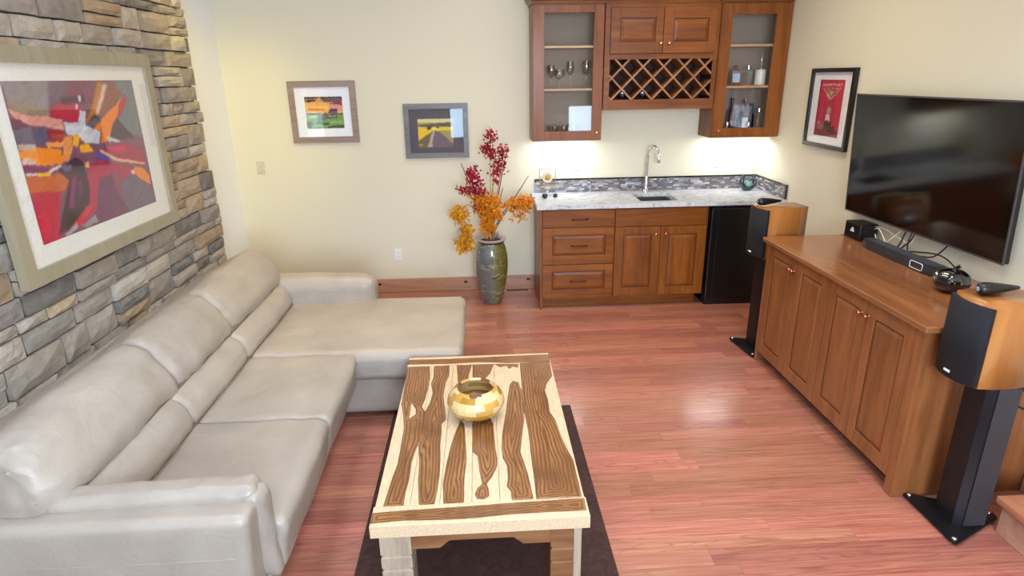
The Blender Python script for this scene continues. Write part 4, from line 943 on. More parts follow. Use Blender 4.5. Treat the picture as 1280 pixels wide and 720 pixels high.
for k, (tip, lab) in enumerate((((-0.155, 5.24, 1.271), 'dark plum stick leaning farthest left out of the floor vase'), ((0.415, 5.2, 1.157), 'dark plum stick leaning farthest right over the orange spray'), ((0.228, 5.26, 1.337), 'dark stick rising to the right of the crimson leaves'), ((0.195, 5.2, 1.06), 'short dark stick in front of the crimson branches'), ((-0.034, 5.3, 1.255), 'thin dark stick just right of the left crimson branch'), ((0.10, 5.3, 1.562), 'thin pale stem rising highest of all above the crimson leaves'))):
    branch('stick', lab, [tuple(Vector((VX, VY, 0.62))*0.5+Vector(tip)*0.5), tip], 0.006 if k < 4 else 0.003, M_dtwig if k < 5 else M_twig, None)

# ------------------------------------------------------------------ rug, coffee table, bowl
tag(obj('area_rug', (lambda b: (box(b, -0.57, 0.52, 1.30, 3.35, 0.0005, 0.013, 0.004, 2), b)[1])(NB()), M_rug, base=(0, 2.3, 0)), 'dark brown low-pile rug under the coffee table', 'rug')
TT = 0.45; ct = thing('coffee_table', 'low rosewood coffee table with dark and cream figured planks, on the rug', 'table', (-0.035, 2.5, 0.013))
TP = {
'S1': [(-0.429,3.098),(-0.415,2.705),(-0.415,2.665),(-0.394,2.552),(-0.379,2.446),(-0.376,2.361),(-0.375,2.257),(-0.374,2.172),(-0.384,2.066),(-0.395,1.905),(-0.322,1.908),(-0.323,1.973),(-0.317,2.061),(-0.318,2.167),(-0.313,2.252),(-0.296,2.33),(-0.288,2.354),(-0.294,2.473),(-0.297,2.559),(-0.295,2.58),(-0.315,2.634),(-0.305,2.696),(-0.298,2.819),(-0.298,2.934),(-0.309,3.088)] ,
'S2': [(-0.283,3.086),(-0.277,2.932),(-0.285,2.861),(-0.269,2.758),(-0.278,2.654),(-0.295,2.58),(-0.294,2.473),(-0.292,2.355),(-0.297,2.293),(-0.285,2.165),(-0.279,2.058),(-0.263,1.908),(-0.207,1.909),(-0.2,2.003),(-0.198,2.131),(-0.206,2.274),(-0.208,2.367),(-0.21,2.467),(-0.193,2.5),(-0.2,2.573),(-0.216,2.729),(-0.211,2.873),(-0.197,2.944),(-0.199,3.089)] ,
'S3b': [(-0.159,3.085),(-0.144,2.849),(-0.098,2.863),(-0.091,2.954),(-0.075,3.078)] ,
'S3': [(-0.123,2.495),(-0.107,2.459),(-0.097,2.296),(-0.092,2.178),(-0.099,2.045),(-0.097,1.91),(-0.171,1.906),(-0.18,2.026),(-0.173,2.156),(-0.162,2.271),(-0.151,2.35)] ,
'S4b': [(-0.07,3.078),(0.045,3.068),(0.02,2.954),(-0.006,2.892),(-0.032,2.858),(-0.069,2.888)] ,
'S4': [(-0.067,2.526),(-0.066,2.234),(-0.045,2.203),(-0.036,2.092),(-0.027,2.014),(-0.046,1.991),(-0.055,1.953),(-0.046,1.925),(-0.022,1.923),(-0.003,1.94),(-0.003,1.978),(-0.011,2.013),(0.012,2.062),(0.033,2.124),(0.035,2.185),(0.03,2.256),(0.025,2.448),(-0.003,2.557)] ,
'S5': [(0.139,2.862),(0.167,2.841),(0.177,2.738),(0.174,2.58),(0.169,2.472),(0.155,2.371),(0.134,2.218),(0.145,2.143),(0.153,2.078),(0.161,1.976),(0.164,1.909),(0.083,1.91),(0.083,1.962),(0.069,1.992),(0.075,2.057),(0.075,2.127),(0.061,2.178),(0.057,2.254),(0.066,2.378),(0.092,2.55),(0.107,2.703),(0.12,2.81)] ,
'S5b': [(0.049,3.068),(0.181,3.057),(0.174,3.008),(0.149,3.03),(0.13,3.002),(0.114,3.042),(0.079,3.026)] ,
'S6': [(0.191,3.066),(0.356,3.072),(0.349,2.899),(0.31,2.812),(0.295,2.745),(0.3,2.647),(0.295,2.533),(0.313,2.46),(0.321,2.326),(0.333,2.233),(0.348,2.145),(0.347,2.012),(0.345,1.905),(0.176,1.908),(0.178,2.024),(0.179,2.186),(0.183,2.369),(0.178,2.543),(0.181,2.738)] ,
'E1': [(-0.428,1.872),(-0.33,1.878),(-0.155,1.883),(0.082,1.892),(0.353,1.9),(0.351,1.833),(0.225,1.833),(0.079,1.831),(-0.066,1.82),(-0.152,1.818),(-0.324,1.826),(-0.428,1.817)] ,
'E2': [(-0.431,3.159),(-0.21,3.151),(0.061,3.159),(0.362,3.165),(0.356,3.072),(0.147,3.07),(-0.03,3.095),(-0.208,3.089),(-0.429,3.098)] ,
}
HOLE = [(-0.37, 2.685), (-0.339, 2.606), (-0.335, 2.562), (-0.365, 2.521)]
JN = [[(-0.424, 3.088), (-0.426, 1.898)], [(-0.295, 3.077), (-0.298, 1.906)], [(-0.176, 3.077), (-0.188, 1.903)], [(-0.07, 3.078), (-0.067, 1.903)], [(0.045, 3.068), (0.038, 1.909)], [(0.191, 3.066), (0.177, 1.913)], [(0.361, 3.072), (0.356, 1.914)]]
def sdist(px, py, polys, hole=None):
    best = np.full(px.shape, 9.0); ins = np.zeros(px.shape, bool)
    for p in polys:
        n = len(p)
        for i in range(n):
            ax, ay = p[i]; bx, by = p[(i+1) % n]; dx, dy = bx-ax, by-ay; L = dx*dx+dy*dy+1e-12
            t = np.clip(((px-ax)*dx+(py-ay)*dy)/L, 0, 1); dd = np.hypot(px-ax-t*dx, py-ay-t*dy); best = np.minimum(best, dd)
        c = inside(px, py, p); ins |= c
    return np.where(ins, best, -best)
def fig_board(name, x0f, x1f, y0, y1, polys, z0, z1, mat, step=0.0055, hole=None, parent=ct, label=None, bottom_sd=-0.05):
    """plank with straight or slanted sides whose top carries the figure"""
    W = max(2, int((x1f(y0)-x0f(y0))/step)+1); H = max(2, int((y1-y0)/step)+1)
    v, u = np.meshgrid(np.linspace(0, 1, H), np.linspace(0, 1, W), indexing='ij'); Y = y0+(y1-y0)*v
    A = np.vectorize(x0f)(Y); B = np.vectorize(x1f)(Y); X = A+(B-A)*u
    sd = sdist(X, Y, polys)
    if hole is not None: h = sdist(X, Y, [hole]); sd = np.minimum(sd, -h)
    b = np.array(BASE[parent.name]); ch = 0.0012
    Z = np.full(X.shape, z1); edge = np.zeros(X.shape, bool); edge[0] = edge[-1] = True; edge[:, 0] = edge[:, -1] = True; Z[edge] -= ch
    P = np.stack([X, Y, Z], -1).reshape(-1, 3); idx = np.arange(W*H).reshape(H, W)
    q = np.stack([idx[:-1, :-1], idx[:-1, 1:], idx[1:, 1:], idx[1:, :-1]], -1).reshape(-1, 4).tolist()
    ring = list(idx[0, :])+list(idx[1:, -1])+list(idx[-1, -2::-1])+list(idx[-2:0:-1, 0]); n0 = W*H
    P2 = P[ring].copy(); P2[:, 2] = z0; m = len(ring)
    for i in range(m): q.append([int(ring[(i+1) % m]), int(ring[i]), n0+i, n0+(i+1) % m])
    q.append([n0+i for i in range(m)][::-1])
    allP = np.concatenate([P, P2])-b; me = bpy.data.meshes.new(name); me.from_pydata(allP.tolist(), [], q)
    at = me.attributes.new('sd', 'FLOAT', 'POINT'); s2 = sd.ravel(); at.data.foreach_set('value', np.concatenate([s2, s2[ring] if bottom_sd is None else np.full(m, bottom_sd)]).astype('f'))
    me.materials.append(mat); o = bpy.data.objects.new(name, me); COL.objects.link(o); o.parent = parent
    if label: o['label'] = label
    return o
allp = [TP[k] for k in ('S1', 'S2', 'S3b', 'S3', 'S4b', 'S4', 'S5', 'S5b', 'S6')]
g = 0.0007; n = len(JN)
for k in range(n-1):
    (xa1, ya1), (xa0, ya0) = JN[k]; (xb1, yb1), (xb0, yb0) = JN[k+1]
    fa = lambda yv, a=xa0, b=xa1: a+(b-a)*(yv-1.905)/(3.075-1.905)
    fb = lambda yv, a=xb0, b=xb1: a+(b-a)*(yv-1.905)/(3.075-1.905)
    fig_board('plank', (lambda yv, f=fa: f(yv)+g), (lambda yv, f=fb: f(yv)-g), 1.9095, 3.0735, allp, 0.402, TT, M_fig, hole=HOLE if k == 0 else None)
c0 = lambda yv: -0.4300; c1 = lambda yv: 0.3600
fig_board('end_board', c0, c1, 1.800, 1.9080, [TP['E1']], 0.400, TT+0.001, M_fig, 0.004, label='cross board at the near end with a dark streak and cream front edge')
fig_board('end_board', c0, c1, 3.0750, 3.185, [TP['E2']], 0.400, TT+0.001, M_fig, 0.004, label='streaky grey-brown cross board at the far end')
def table_leg(x, yv, m, lab=None):
    h = 0.0575; bm = NB(); zz = [(h*1.0, 0.013), (h, 0.20), (h-0.006, 0.205), (h-0.006, 0.213), (h, 0.218), (h, 0.262), (h-0.006, 0.267), (h-0.006, 0.275), (h, 0.280), (h, 0.3995)]
    lathe(bm, [(0, 0.013)]+[(a*1.414, b) for a, b in zz]+[(0, 0.3995)], (x, yv, 0), 4, math.pi/4)
    o = obj('leg', bm, m, ct)
    if lab: o['label'] = lab
table_leg(-0.353, 1.905, M_leg, 'pale grey-cream carved leg'); table_leg(0.280, 1.905, M_apron, 'brown carved leg with a cream edge')
table_leg(-0.353, 3.080, M_apron); table_leg(0.280, 3.080, M_leg)
obj('leg_edge', box(NB(), 0.310, 0.3385, 1.8465, 1.860, 0.013, 0.399, 0.001), M_leg, ct)
for yv in (1.852, 3.112):
    pts = [(-0.296, 0.298), (-0.19, 0.298), (-0.155, 0.330), (0.085, 0.330), (0.12, 0.298), (0.223, 0.298), (0.223, 0.3995), (-0.296, 0.3995)]
    obj('apron', prism(NB(), pts, 0, 1, 0, lambda x, z, k, yv=yv: (x, yv+0.022*k, z)), M_apron, ct)
for xv in (-0.375, 0.283):
    obj('apron', box(NB(), xv, xv+0.022, 1.963, 3.022, 0.335, 0.3995, 0.001), M_leg, ct)
# segmented bowl
BX, BY, BZ = -0.050, 2.530, TT+0.0015
bw = thing('wooden_bowl', 'glossy round bowl of glued light and dark wood segments on the coffee table', 'bowl', (BX, BY, BZ))
outp = [(0.055, 0.0), (0.088, 0.016), (0.114, 0.038), (0.130, 0.066), (0.132, 0.092), (0.120, 0.120), (0.100, 0.142), (0.086, 0.152)]
SC = {'a': (172, 128, 40), 'b': (222, 194, 138), 'c': (122, 78, 38), 'd': (196, 150, 72), 'e': (96, 58, 30)}
MS = {k: plain('bowl_segment_%s' % k, v, 0.10, coat=0.8) for k, v in SC.items()}
pat = ['cac', 'aca', 'aad', 'bdb', 'dbd', 'bda', 'dcb']
def prof_at(s):
    s = s*(len(outp)-1); q = min(int(s), len(outp)-2); f = s-q; P = [outp[max(q-1, 0)], outp[q], outp[q+1], outp[min(q+2, len(outp)-1)]]
    return tuple(0.5*((2*P[1][i])+(-P[0][i]+P[2][i])*f+(2*P[0][i]-5*P[1][i]+4*P[2][i]-P[3][i])*f*f+(-P[0][i]+3*P[1][i]-3*P[2][i]+P[3][i])*f**3) for i in (0, 1))
for ring in range(7):
    NS = 10; th = 0.012
    for k in range(NS):
        a0 = 2*math.pi*(k+0.5*(ring % 2))/NS; a1 = a0+2*math.pi/NS; t = NB(); na, nz = 4, 3; O = []; I = []
        for j in range(nz+1):
            r, z = prof_at((ring+j/nz)/7); r2_, z2_ = prof_at(min((ring+j/nz)/7+0.02, 1)); r1_, z1_ = prof_at(max((ring+j/nz)/7-0.02, 0))
            tx, tz = r2_-r1_, z2_-z1_; L = math.hypot(tx, tz); nx, nz_ = tz/L, -tx/L
            O.append([t.verts.new((r*math.cos(a0+(a1-a0)*i/na), r*math.sin(a0+(a1-a0)*i/na), z)) for i in range(na+1)])
            ri, zi = r-nx*th, z-nz_*th*(1 if z > 0.02 else -0.4)
            I.append([t.verts.new((ri*math.cos(a0+(a1-a0)*i/na), ri*math.sin(a0+(a1-a0)*i/na), max(zi, 0.004))) for i in range(na+1)])
        for j in range(nz):
            for i in range(na):
                t.faces.new((O[j][i], O[j][i+1], O[j+1][i+1], O[j+1][i])); t.faces.new((I[j][i+1], I[j][i], I[j+1][i], I[j+1][i+1]))
            t.faces.new((O[j][0], O[j+1][0], I[j+1][0], I[j][0])); t.faces.new((O[j+1][na], O[j][na], I[j][na], I[j+1][na]))
        for i in range(na):
            t.faces.new((O[nz][i], O[nz][i+1], I[nz][i+1], I[nz][i])); t.faces.new((O[0][i+1], O[0][i], I[0][i], I[0][i+1]))
        bmesh.ops.translate(t, verts=t.verts, vec=(BX, BY, BZ)); b2 = NB(); merge(b2, t)
        ch = pat[ring][(k*7+ring) % 3] if rl.random() > 0.12 else 'b'
        obj('segment', b2, MS[ch], bw, smooth=35)
obj('bottom', lathe(NB(), [(0, 0.0), (0.0545, 0.0), (0.0545, 0.008), (0, 0.008)], (BX, BY, BZ), 32), MS['c'], bw, smooth=40)

# ------------------------------------------------------------------ media console
mcs = thing('media_console', 'long stained wood console with four panelled doors under the television', 'cabinet', (2.27, 3.14, 0))
CX = 1.952; F = onright(CX); CY0, CY1 = 2.372, 3.915
bm = NB()
box(bm, CX, 2.595, CY0, CY0+0.02, 0, 0.872, 0.0015); box(bm, CX, 2.595, CY1-0.02, CY1, 0, 0.872, 0.0015)
box(bm, CX+0.001, CX+0.02, CY0+0.02, CY1-0.02, 0.075, 0.872); box(bm, CX+0.02, 2.595, CY0+0.02, CY1-0.02, 0.075, 0.095)
obj('body', bm, M_con, mcs)
obj('corner_stile', box(NB(), CX-0.018, CX, CY0, CY0+0.055, 0, 0.872, 0.0015), M_con, mcs)
obj('corner_stile', box(NB(), CX-0.018, CX, CY1-0.025, CY1, 0, 0.872, 0.0015), M_con, mcs)
obj('toe_kick', box(NB(), CX+0.06, CX+0.08, CY0+0.02, CY1-0.02, 0, 0.075), M_dark, mcs)
obj('top', box(NB(), 1.905, 2.597, 2.338, 3.942, 0.872, 0.902, 0.005, 2), M_cony, mcs)
for u0, u1, pan, kn in ((3.513, 3.886, (3.582, 3.822, 0.158, 0.800), 3.583), (3.140, 3.509, (3.212, 3.444, 0.160, 0.800), 3.530), (2.783, 3.134, (2.850, 3.072, 0.165, 0.795), 2.845), (2.430, 2.779, (2.499, 2.722, 0.162, 0.790), 2.768)):
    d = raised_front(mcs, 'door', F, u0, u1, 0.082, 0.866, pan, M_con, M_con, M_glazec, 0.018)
    knob(d, F, kn-(0.02 if kn in (3.583, 2.845) else -0.0)+(0.0), 0.785, 0.018, 0.013)

# ------------------------------------------------------------------ television
tv = thing('television', 'large flat black television with a thin grey rim on the right wall', 'television', (2.56, 3.385, 1.05))
TY0, TY1, TZ0, TZ1 = 2.712, 4.062, 1.048, 1.815
def ftv(u, d, wz): return (2.528-0.045*(wz-TZ0)/(TZ1-TZ0)-d, u, wz)
obj('housing', box(NB(), TY0+0.004, TY1-0.004, -0.030, 0.0, TZ0+0.004, TZ1-0.004, 0.004, 1, ftv), M_black, tv)
bm = NB(); frame_bars(bm, lambda x, d, y: ftv(TY0+x, d, TZ0+y), TY1-TY0, TZ1-TZ0, 0.009, 0.006)
obj('rim', bm, plain('gunmetal_rim', (96, 92, 98), 0.35, 0.6), tv)
obj('screen', box(NB(), TY0+0.009, TY1-0.009, 0.0005, 0.004, TZ0+0.009, TZ1-0.009, 0, 1, ftv), plain('tv_screen', (3, 3, 5), 0.10, 0, 0.55), tv)
obj('wall_mount', box(NB(), 2.555, 2.599, 3.2, 3.6, 1.3, 1.6, 0.004), M_stand, tv)

# ------------------------------------------------------------------ electronics on the console
TZ = 0.9025
t = thing('router_box', 'small black electronics box at the far end of the console', 'router', (2.50, 3.83, TZ))
obj('body', box(NB(), 2.450, 2.575, 3.745, 3.915, TZ, TZ+0.108, 0.008, 2), M_black, t)
obj('logo', box(NB(), 2.4485, 2.450, 3.805, 3.845, TZ+0.050, TZ+0.060, 0), M_plate, t)
obj('logo', prism(NB(), [(3.812, 0), (3.838, 0), (3.832, 0.014), (3.818, 0.014)], 2.4485, 2.450, 0, lambda u, wz, d: (d, u, TZ+0.062+wz)), M_plate, t)
obj('foot', box(NB(), 2.44, 2.46, 3.92, 3.925, TZ, TZ+0.006), M_grey, t)
sb = thing('soundbar', 'dark grey soundbar with an outlined oval display lying on the console', 'soundbar', (2.44, 3.30, TZ))
SP = [(2.412, 3.640), (2.398, 3.58), (2.392, 3.30), (2.398, 3.02), (2.412, 2.955), (2.480, 2.955), (2.482, 3.640)]
obj('body', prism(NB(), SP, TZ+0.002, TZ+0.056, 0.004), plain('soundbar_shell', (44, 46, 54), 0.45), sb)
obj('top_panel', prism(NB(), [(2.402, 3.60), (2.398, 3.30), (2.402, 3.0), (2.472, 3.0), (2.472, 3.60)], TZ+0.0565, TZ+0.0575), plain('soundbar_top', (66, 70, 80), 0.4), sb)
bm = NB(); oy, oz = 3.115, TZ+0.030
ring = [(2.3925, oy+0.052*math.cos(a)*(1 if True else 0), oz+0.020*math.sin(a)) for a in np.linspace(0, 2*math.pi, 25)]
ring = [(2.3925, oy+math.copysign(min(abs(0.062*math.cos(a)), 0.050), math.cos(a)), oz+math.copysign(min(abs(0.026*math.sin(a)), 0.019), math.sin(a))) for a in np.linspace(0, 2*math.pi, 33)]
tube(bm, ring, 0.0022, 6, 1); obj('display_outline', bm, M_plate, sb)
orn = thing('glossy_gourd', 'glossy black round gourd ornament beside the soundbar end', 'ornament', (2.33, 2.77, TZ))
bm = NB(); t = NB(); bmesh.ops.create_uvsphere(t, u_segments=48, v_segments=24, radius=1)
for v in t.verts:
    a = math.atan2(v.co.y, v.co.x); rr = 0.080*(1+0.035*math.cos(8*a)*(1-v.co.z**2)); z = v.co.z
    dip = 0.010*math.exp(-((1-abs(z))*8))
    v.co = Vector((v.co.x*rr, v.co.y*rr, z*0.066-(dip if z > 0 else -dip)))
bmesh.ops.translate(t, verts=t.verts, vec=(2.33, 2.77, TZ+0.058)); merge(bm, t)
obj('body', bm, M_blackgloss, orn, smooth=80)
obj('stem', tube(NB(), [(2.33, 2.77, TZ+0.112), (2.335, 2.765, TZ+0.125), (2.345, 2.755, TZ+0.136)], [0.010, 0.008, 0.010], 10, 4), M_blackgloss, orn, smooth=60)
def cable(label, pts, r, m, group=None):
    o = obj('cable', tube(NB(), pts, r, 8, 8), m, base=pts[0], smooth=60); return tag(o, label, 'cable', group)
M_wcab = plain('ivory_cable', (222, 216, 186), 0.5); M_bcab = plain('black_cable', (18, 18, 18), 0.45)
cable('ivory cable looping down from behind the black box', [(2.545, 3.74, 0.985), (2.53, 3.68, 1.00), (2.52, 3.62, 0.975), (2.51, 3.56, 0.93), (2.50, 3.54, 0.908)], 0.0035, M_wcab)
cable('ivory cable running level behind the television toward its middle', [(2.55, 3.74, 1.000), (2.55, 3.64, 1.005), (2.55, 3.52, 0.985), (2.56, 3.42, 0.97), (2.57, 3.40, 1.04)], 0.0035, M_wcab)
cable('ivory cable making the lowest loop beside the black box', [(2.54, 3.72, 0.955), (2.52, 3.66, 0.925), (2.51, 3.60, 0.925), (2.52, 3.55, 0.96), (2.55, 3.50, 1.03)], 0.0035, M_wcab)
cable('black cable hanging straight down from the television, nearest the black box', [(2.545, 3.44, 1.08), (2.53, 3.44, 1.02), (2.52, 3.45, 0.96), (2.51, 3.47, 0.912), (2.50, 3.40, 0.907), (2.50, 3.30, 0.910)], 0.0045, M_bcab)
cable('black cable looped beside the straight hanging one', [(2.545, 3.36, 1.08), (2.52, 3.36, 1.01), (2.51, 3.41, 0.95), (2.50, 3.42, 0.908), (2.51, 3.30, 0.908), (2.52, 3.18, 0.920)], 0.0045, M_bcab)
cable('long black cable drooping between the television and the soundbar', [(2.545, 3.38, 1.08), (2.52, 3.38, 1.0), (2.505, 3.34, 0.93), (2.50, 3.24, 0.945), (2.51, 3.14, 0.975), (2.54, 3.08, 1.07)], 0.0042, M_bcab)
cable('black cable in a wide flat loop behind the soundbar display', [(2.50, 3.46, 0.909), (2.51, 3.30, 0.955), (2.52, 3.12, 0.985), (2.51, 2.99, 0.96), (2.50, 2.93, 0.915), (2.52, 3.02, 0.908), (2.53, 3.2, 0.908)], 0.0042, M_bcab)
cable('black cable lying on the console top behind the soundbar', [(2.52, 3.50, 0.908), (2.505, 3.38, 0.908), (2.52, 3.22, 0.908), (2.505, 3.05, 0.908), (2.53, 2.90, 0.908)], 0.0042, M_bcab)
obj_ = tag(obj('remote_tray', box(NB(), 2.46, 2.52, 2.52, 2.72, TZ, TZ+0.014, 0.004, 2), plain('grey_brown_tray', (92, 82, 74), 0.5), base=(2.49, 2.62, TZ)), 'flat grey-brown tray on the console behind the gourd ornament', 'tray')

# ------------------------------------------------------------------ loudspeakers on stands (local axes: front looks to -x)
def arc_pts(): 
    L = []
    for k in range(9): yv = 0.108-0.216*k/8; L.append((-0.030*(1-(yv/0.108)**2), yv))
    return L
def speaker(label, loc, rz, pod_off):
    t = thing('loudspeaker', label, 'speaker', loc, None, rz); H = 0.352
    side = [(0.0, -0.108), (0.06, -0.119), (0.14, -0.120), (0.22, -0.104), (0.30, -0.074)]
    pts = arc_pts()+side+[(x, -y) for x, y in side[::-1]]
    obj('cabinet', prism(NB(), pts, 0, H, 0.0), M_speaker, t, local=True, smooth=25)
    g0 = [(x-0.004, y*0.99) for x, y in arc_pts()]; g1 = [(x-0.026, y*0.97) for x, y in arc_pts()]
    obj('grille', prism(NB(), g1+g0[::-1], 0.006, H-0.008, 0.0), M_cloth, t, local=True, smooth=30)
    obj('badge', box(NB(), -0.0605, -0.056, -0.016, 0.016, 0.030, 0.040, 0.001), M_plate, t, local=True)
    bm = NB(); M = Matrix.Rotation(R(90), 4, 'Y'); x0, yv = pod_off
    lathe(bm, [(0, 0), (0.014, 0.002), (0.023, 0.012), (0.027, 0.030), (0.026, 0.055), (0.020, 0.100), (0.012, 0.150), (0.007, 0.178), (0, 0.185)], (x0, yv, H+0.030), 24, M=M)
    p = obj('tweeter_pod', bm, M_black, t, local=True, smooth=60)
    obj('tweeter_dome', sphere(NB(), (x0+0.002, yv, H+0.030), (0.006, 0.011, 0.011), 14, 8), M_grey, p, local=True, smooth=60)
    return t
def stand(label, loc, rz, h):
    t = thing('speaker_stand', label, 'stand', loc, None, rz)
    pts = [(-0.150, 0.165), (-0.130, 0.170), (0.165, 0.030), (0.172, 0.0), (0.165, -0.030), (-0.130, -0.170), (-0.150, -0.165)]
    obj('base_plate', prism(NB(), pts, 0.008, 0.020, 0.003), M_stand, t, local=True)
    for (x, yv) in ((-0.132, 0.148), (-0.132, -0.148), (0.145, 0.0)):
        obj('spike', lathe(NB(), [(0, -0.020), (0.006, -0.011), (0.011, 0.0), (0.011, 0.006), (0.006, 0.010), (0, 0.010)], (x, yv, 0.0205), 14), M_chrome, t, local=True, smooth=40)
    bm = prism(NB(), [(-0.075, 0.055), (-0.075, -0.055), (-0.045, -0.075), (0.045, -0.075), (0.075, -0.055), (0.075, 0.055), (0.045, 0.075), (-0.045, 0.075)], 0.0205, h-0.012, 0.0)
    obj('pillar', bm, M_stand, t, local=True)
    obj('pillar_facet', box(NB(), -0.040, 0.060, -0.079, -0.0755, 0.022, h-0.014, 0.001), M_stand2, t, local=True)
    obj('top_plate', box(NB(), -0.085, 0.095, -0.085, 0.085, h-0.012, h-0.0005, 0.003), M_stand, t, local=True)
stand('black speaker stand at the near end of the console', (2.145, 2.205, 0), 0, 0.722)
speaker('nearest curved cherry-wood loudspeaker with black grille, at the lower right', (1.995, 2.222, 0.722), 0, (0.020, 0.035))
stand('black speaker stand at the far end of the console by the fridge', (2.055, 4.110, 0), R(6), 0.722)
speaker('farther curved cherry-wood loudspeaker with black grille, by the fridge', (1.955, 4.105, 0.722), R(6), (-0.03, 0.02))
cable('short black speaker wire behind the nearest speaker stand', [(2.345, 2.24, 0.78), (2.37, 2.26, 0.66), (2.38, 2.33, 0.545), (2.40, 2.345, 0.515), (2.44, 2.335, 0.485), (2.50, 2.31, 0.475), (2.58, 2.28, 0.49)], 0.0045, M_bcab)

# ------------------------------------------------------------------ leather sectional sofa
so = thing('sectional_sofa', 'taupe leather sectional sofa with a chaise at its far end, along the stone wall', 'sofa', (-1.3, 3.0, 0))
def soft(C, r=0.06, n=20, ry=None, puff=(0, 0, 0), wr=0.0, seed=0, grooves=(), wdir=(1, 1, 1), tuck=0.0):
    """cushion inside the hexahedron C = [bottom 4 corners, top 4 corners] (order: -x-y, +x-y, +x+y, -x+y)"""
    C = [Vector(c) for c in C]
    sx = ((C[1]-C[0]).length+(C[2]-C[3]).length+(C[5]-C[4]).length+(C[6]-C[7]).length)/4
    sy = ((C[3]-C[0]).length+(C[2]-C[1]).length+(C[7]-C[4]).length+(C[6]-C[5]).length)/4
    sz = sum((C[i+4]-C[i]).length for i in range(4))/4
    S = Vector((sx, sy, sz)); rr = min(r, sx*0.49, sy*0.49, sz*0.49)
    t = NB(); bmesh.ops.create_cube(t, size=2.0)
    bmesh.ops.subdivide_edges(t, edges=list(t.edges), cuts=n, use_grid_fill=True)
    def warp(a, s):       # more rows near the rim
        return math.sin(a*math.pi/2) if True else a
    for v in t.verts:
        q = Vector((warp(v.co.x, sx), warp(v.co.y, sy), warp(v.co.z, sz)))
        P = Vector((q.x*S.x/2, q.y*S.y/2, q.z*S.z/2)); core = Vector([max(-S[i]/2+rr, min(S[i]/2-rr, P[i])) for i in range(3)])
        if ry: core.y = P.y
        d = P-core
        if d.length > 1e-9: P = core+d.normalized()*rr*min(1.0, d.length/rr if d.length < rr else 1.0)
        if ry:
            e = abs(P.y)-(sy/2-ry)
            if e > 0:
                s_ = ry-math.sqrt(max(0, ry*ry-e*e)); P = Vector((P.x*(1-2*s_/sx), P.y, P.z*(1-2*s_/sz)))
        nn = Vector([max(-1, min(1, P[i]/(S[i]/2))) for i in range(3)])
        k = [(1-nn[i]**2) for i in range(3)]
        off = Vector((puff[0]*math.copysign(1, nn.x)*abs(nn.x)**2*k[1]*k[2], puff[1]*math.copysign(1, nn.y)*abs(nn.y)**2*k[0]*k[2], puff[2]*math.copysign(1, nn.z)*abs(nn.z)**2*k[0]*k[1]))
        for (ax, pos, gw, gd) in grooves:
            x = (nn[ax]-pos)*S[ax]/2; g = math.exp(-(x/gw)**2)*gd
            P = P-Vector([0 if i == ax else nn[i] for i in range(3)])*g
        P = P+off
        u = [(P[i]/(S[i]/2)+1)/2 for i in range(3)]
        b = (C[0]*(1-u[0])*(1-u[1])+C[1]*u[0]*(1-u[1])+C[2]*u[0]*u[1]+C[3]*(1-u[0])*u[1])
        tt = (C[4]*(1-u[0])*(1-u[1])+C[5]*u[0]*(1-u[1])+C[6]*u[0]*u[1]+C[7]*(1-u[0])*u[1])
        W = b*(1-u[2])+tt*u[2]
        if wr:
            e = 1.0+1.5*max(0, max(abs(nn.x)*(sx > sy), abs(nn.y)*(sy >= sx))-0.6)
            f = mnoise.noise(Vector((W.x*wdir[0]+seed, W.y*wdir[1], W.z*wdir[2])))*wr*e
            f += mnoise.noise(Vector((W.x*wdir[0]*2.7, W.y*wdir[1]*2.7+seed, W.z*wdir[2]*2.7)))*wr*0.45*e
            W = W+Vector((nn.x, nn.y, nn.z)).normalized()*f
        v.co = W
    b2 = NB(); merge(b2, t); return b2
def hexa(x0, x1, y0, y1, z0, z1, **k):
    o = {'xt0': x0, 'xt1': x1, 'yt0': y0, 'yt1': y1}; o.update(k)
    return [(x0, y0, z0), (x1, y0, z0), (x1, y1, z0), (x0, y1, z0), (o['xt0'], o['yt0'], z1), (o['xt1'], o['yt0'], z1), (o['xt1'], o['yt1'], z1), (o['xt0'], o['yt1'], z1)]
def part(name, bm, label=None, m=None):
    o = obj(name, bm, m or M_leather, so, smooth=80)
    if label: o['label'] = label
    return o
part('frame', soft(hexa(-1.955, -0.855, 1.86, 3.32, 0.035, 0.29, xt1=-0.80), 0.03, 10))
part('chaise_frame', soft(hexa(-1.955, -0.235, 3.305, 4.30, 0.035, 0.30, xt1=-0.19), 0.03, 10))
for x, yv in ((-0.95, 1.95), (-0.95, 3.2), (-0.32, 3.42), (-0.32, 4.18), (-1.85, 1.9), (-1.85, 4.2)):
    part('foot', box(NB(), x-0.03, x+0.03, yv-0.03, yv+0.03, 0, 0.04, 0.003), None, M_black)
part('back_frame', soft(hexa(-1.955, -1.70, 1.74, 4.36, 0.06, 0.70), 0.05, 12))
SQ = [(1.865, 2.570), (2.570, 3.270)]
for k, (a, b) in enumerate(SQ):
    part('seat_cushion', soft(hexa(-1.42, -0.775, a, b, 0.20, 0.452, xt1=-0.735), 0.055, 30, 0.025, (0.012, 0.0, 0.014), 0.0055, 3+k*7, (), (9, 4, 9)))
part('chaise_cushion', soft(hexa(-1.40, -0.150, 3.262, 4.225, 0.262, 0.455, xt1=-0.125), 0.055, 40, None, (0.01, 0.006, 0.020), 0.0050, 31, ((0, 0.075, 0.010, 0.010),), (6, 10, 9)))
LQ = [(1.85, 2.545), (2.525, 3.250), (3.230, 4.150)]
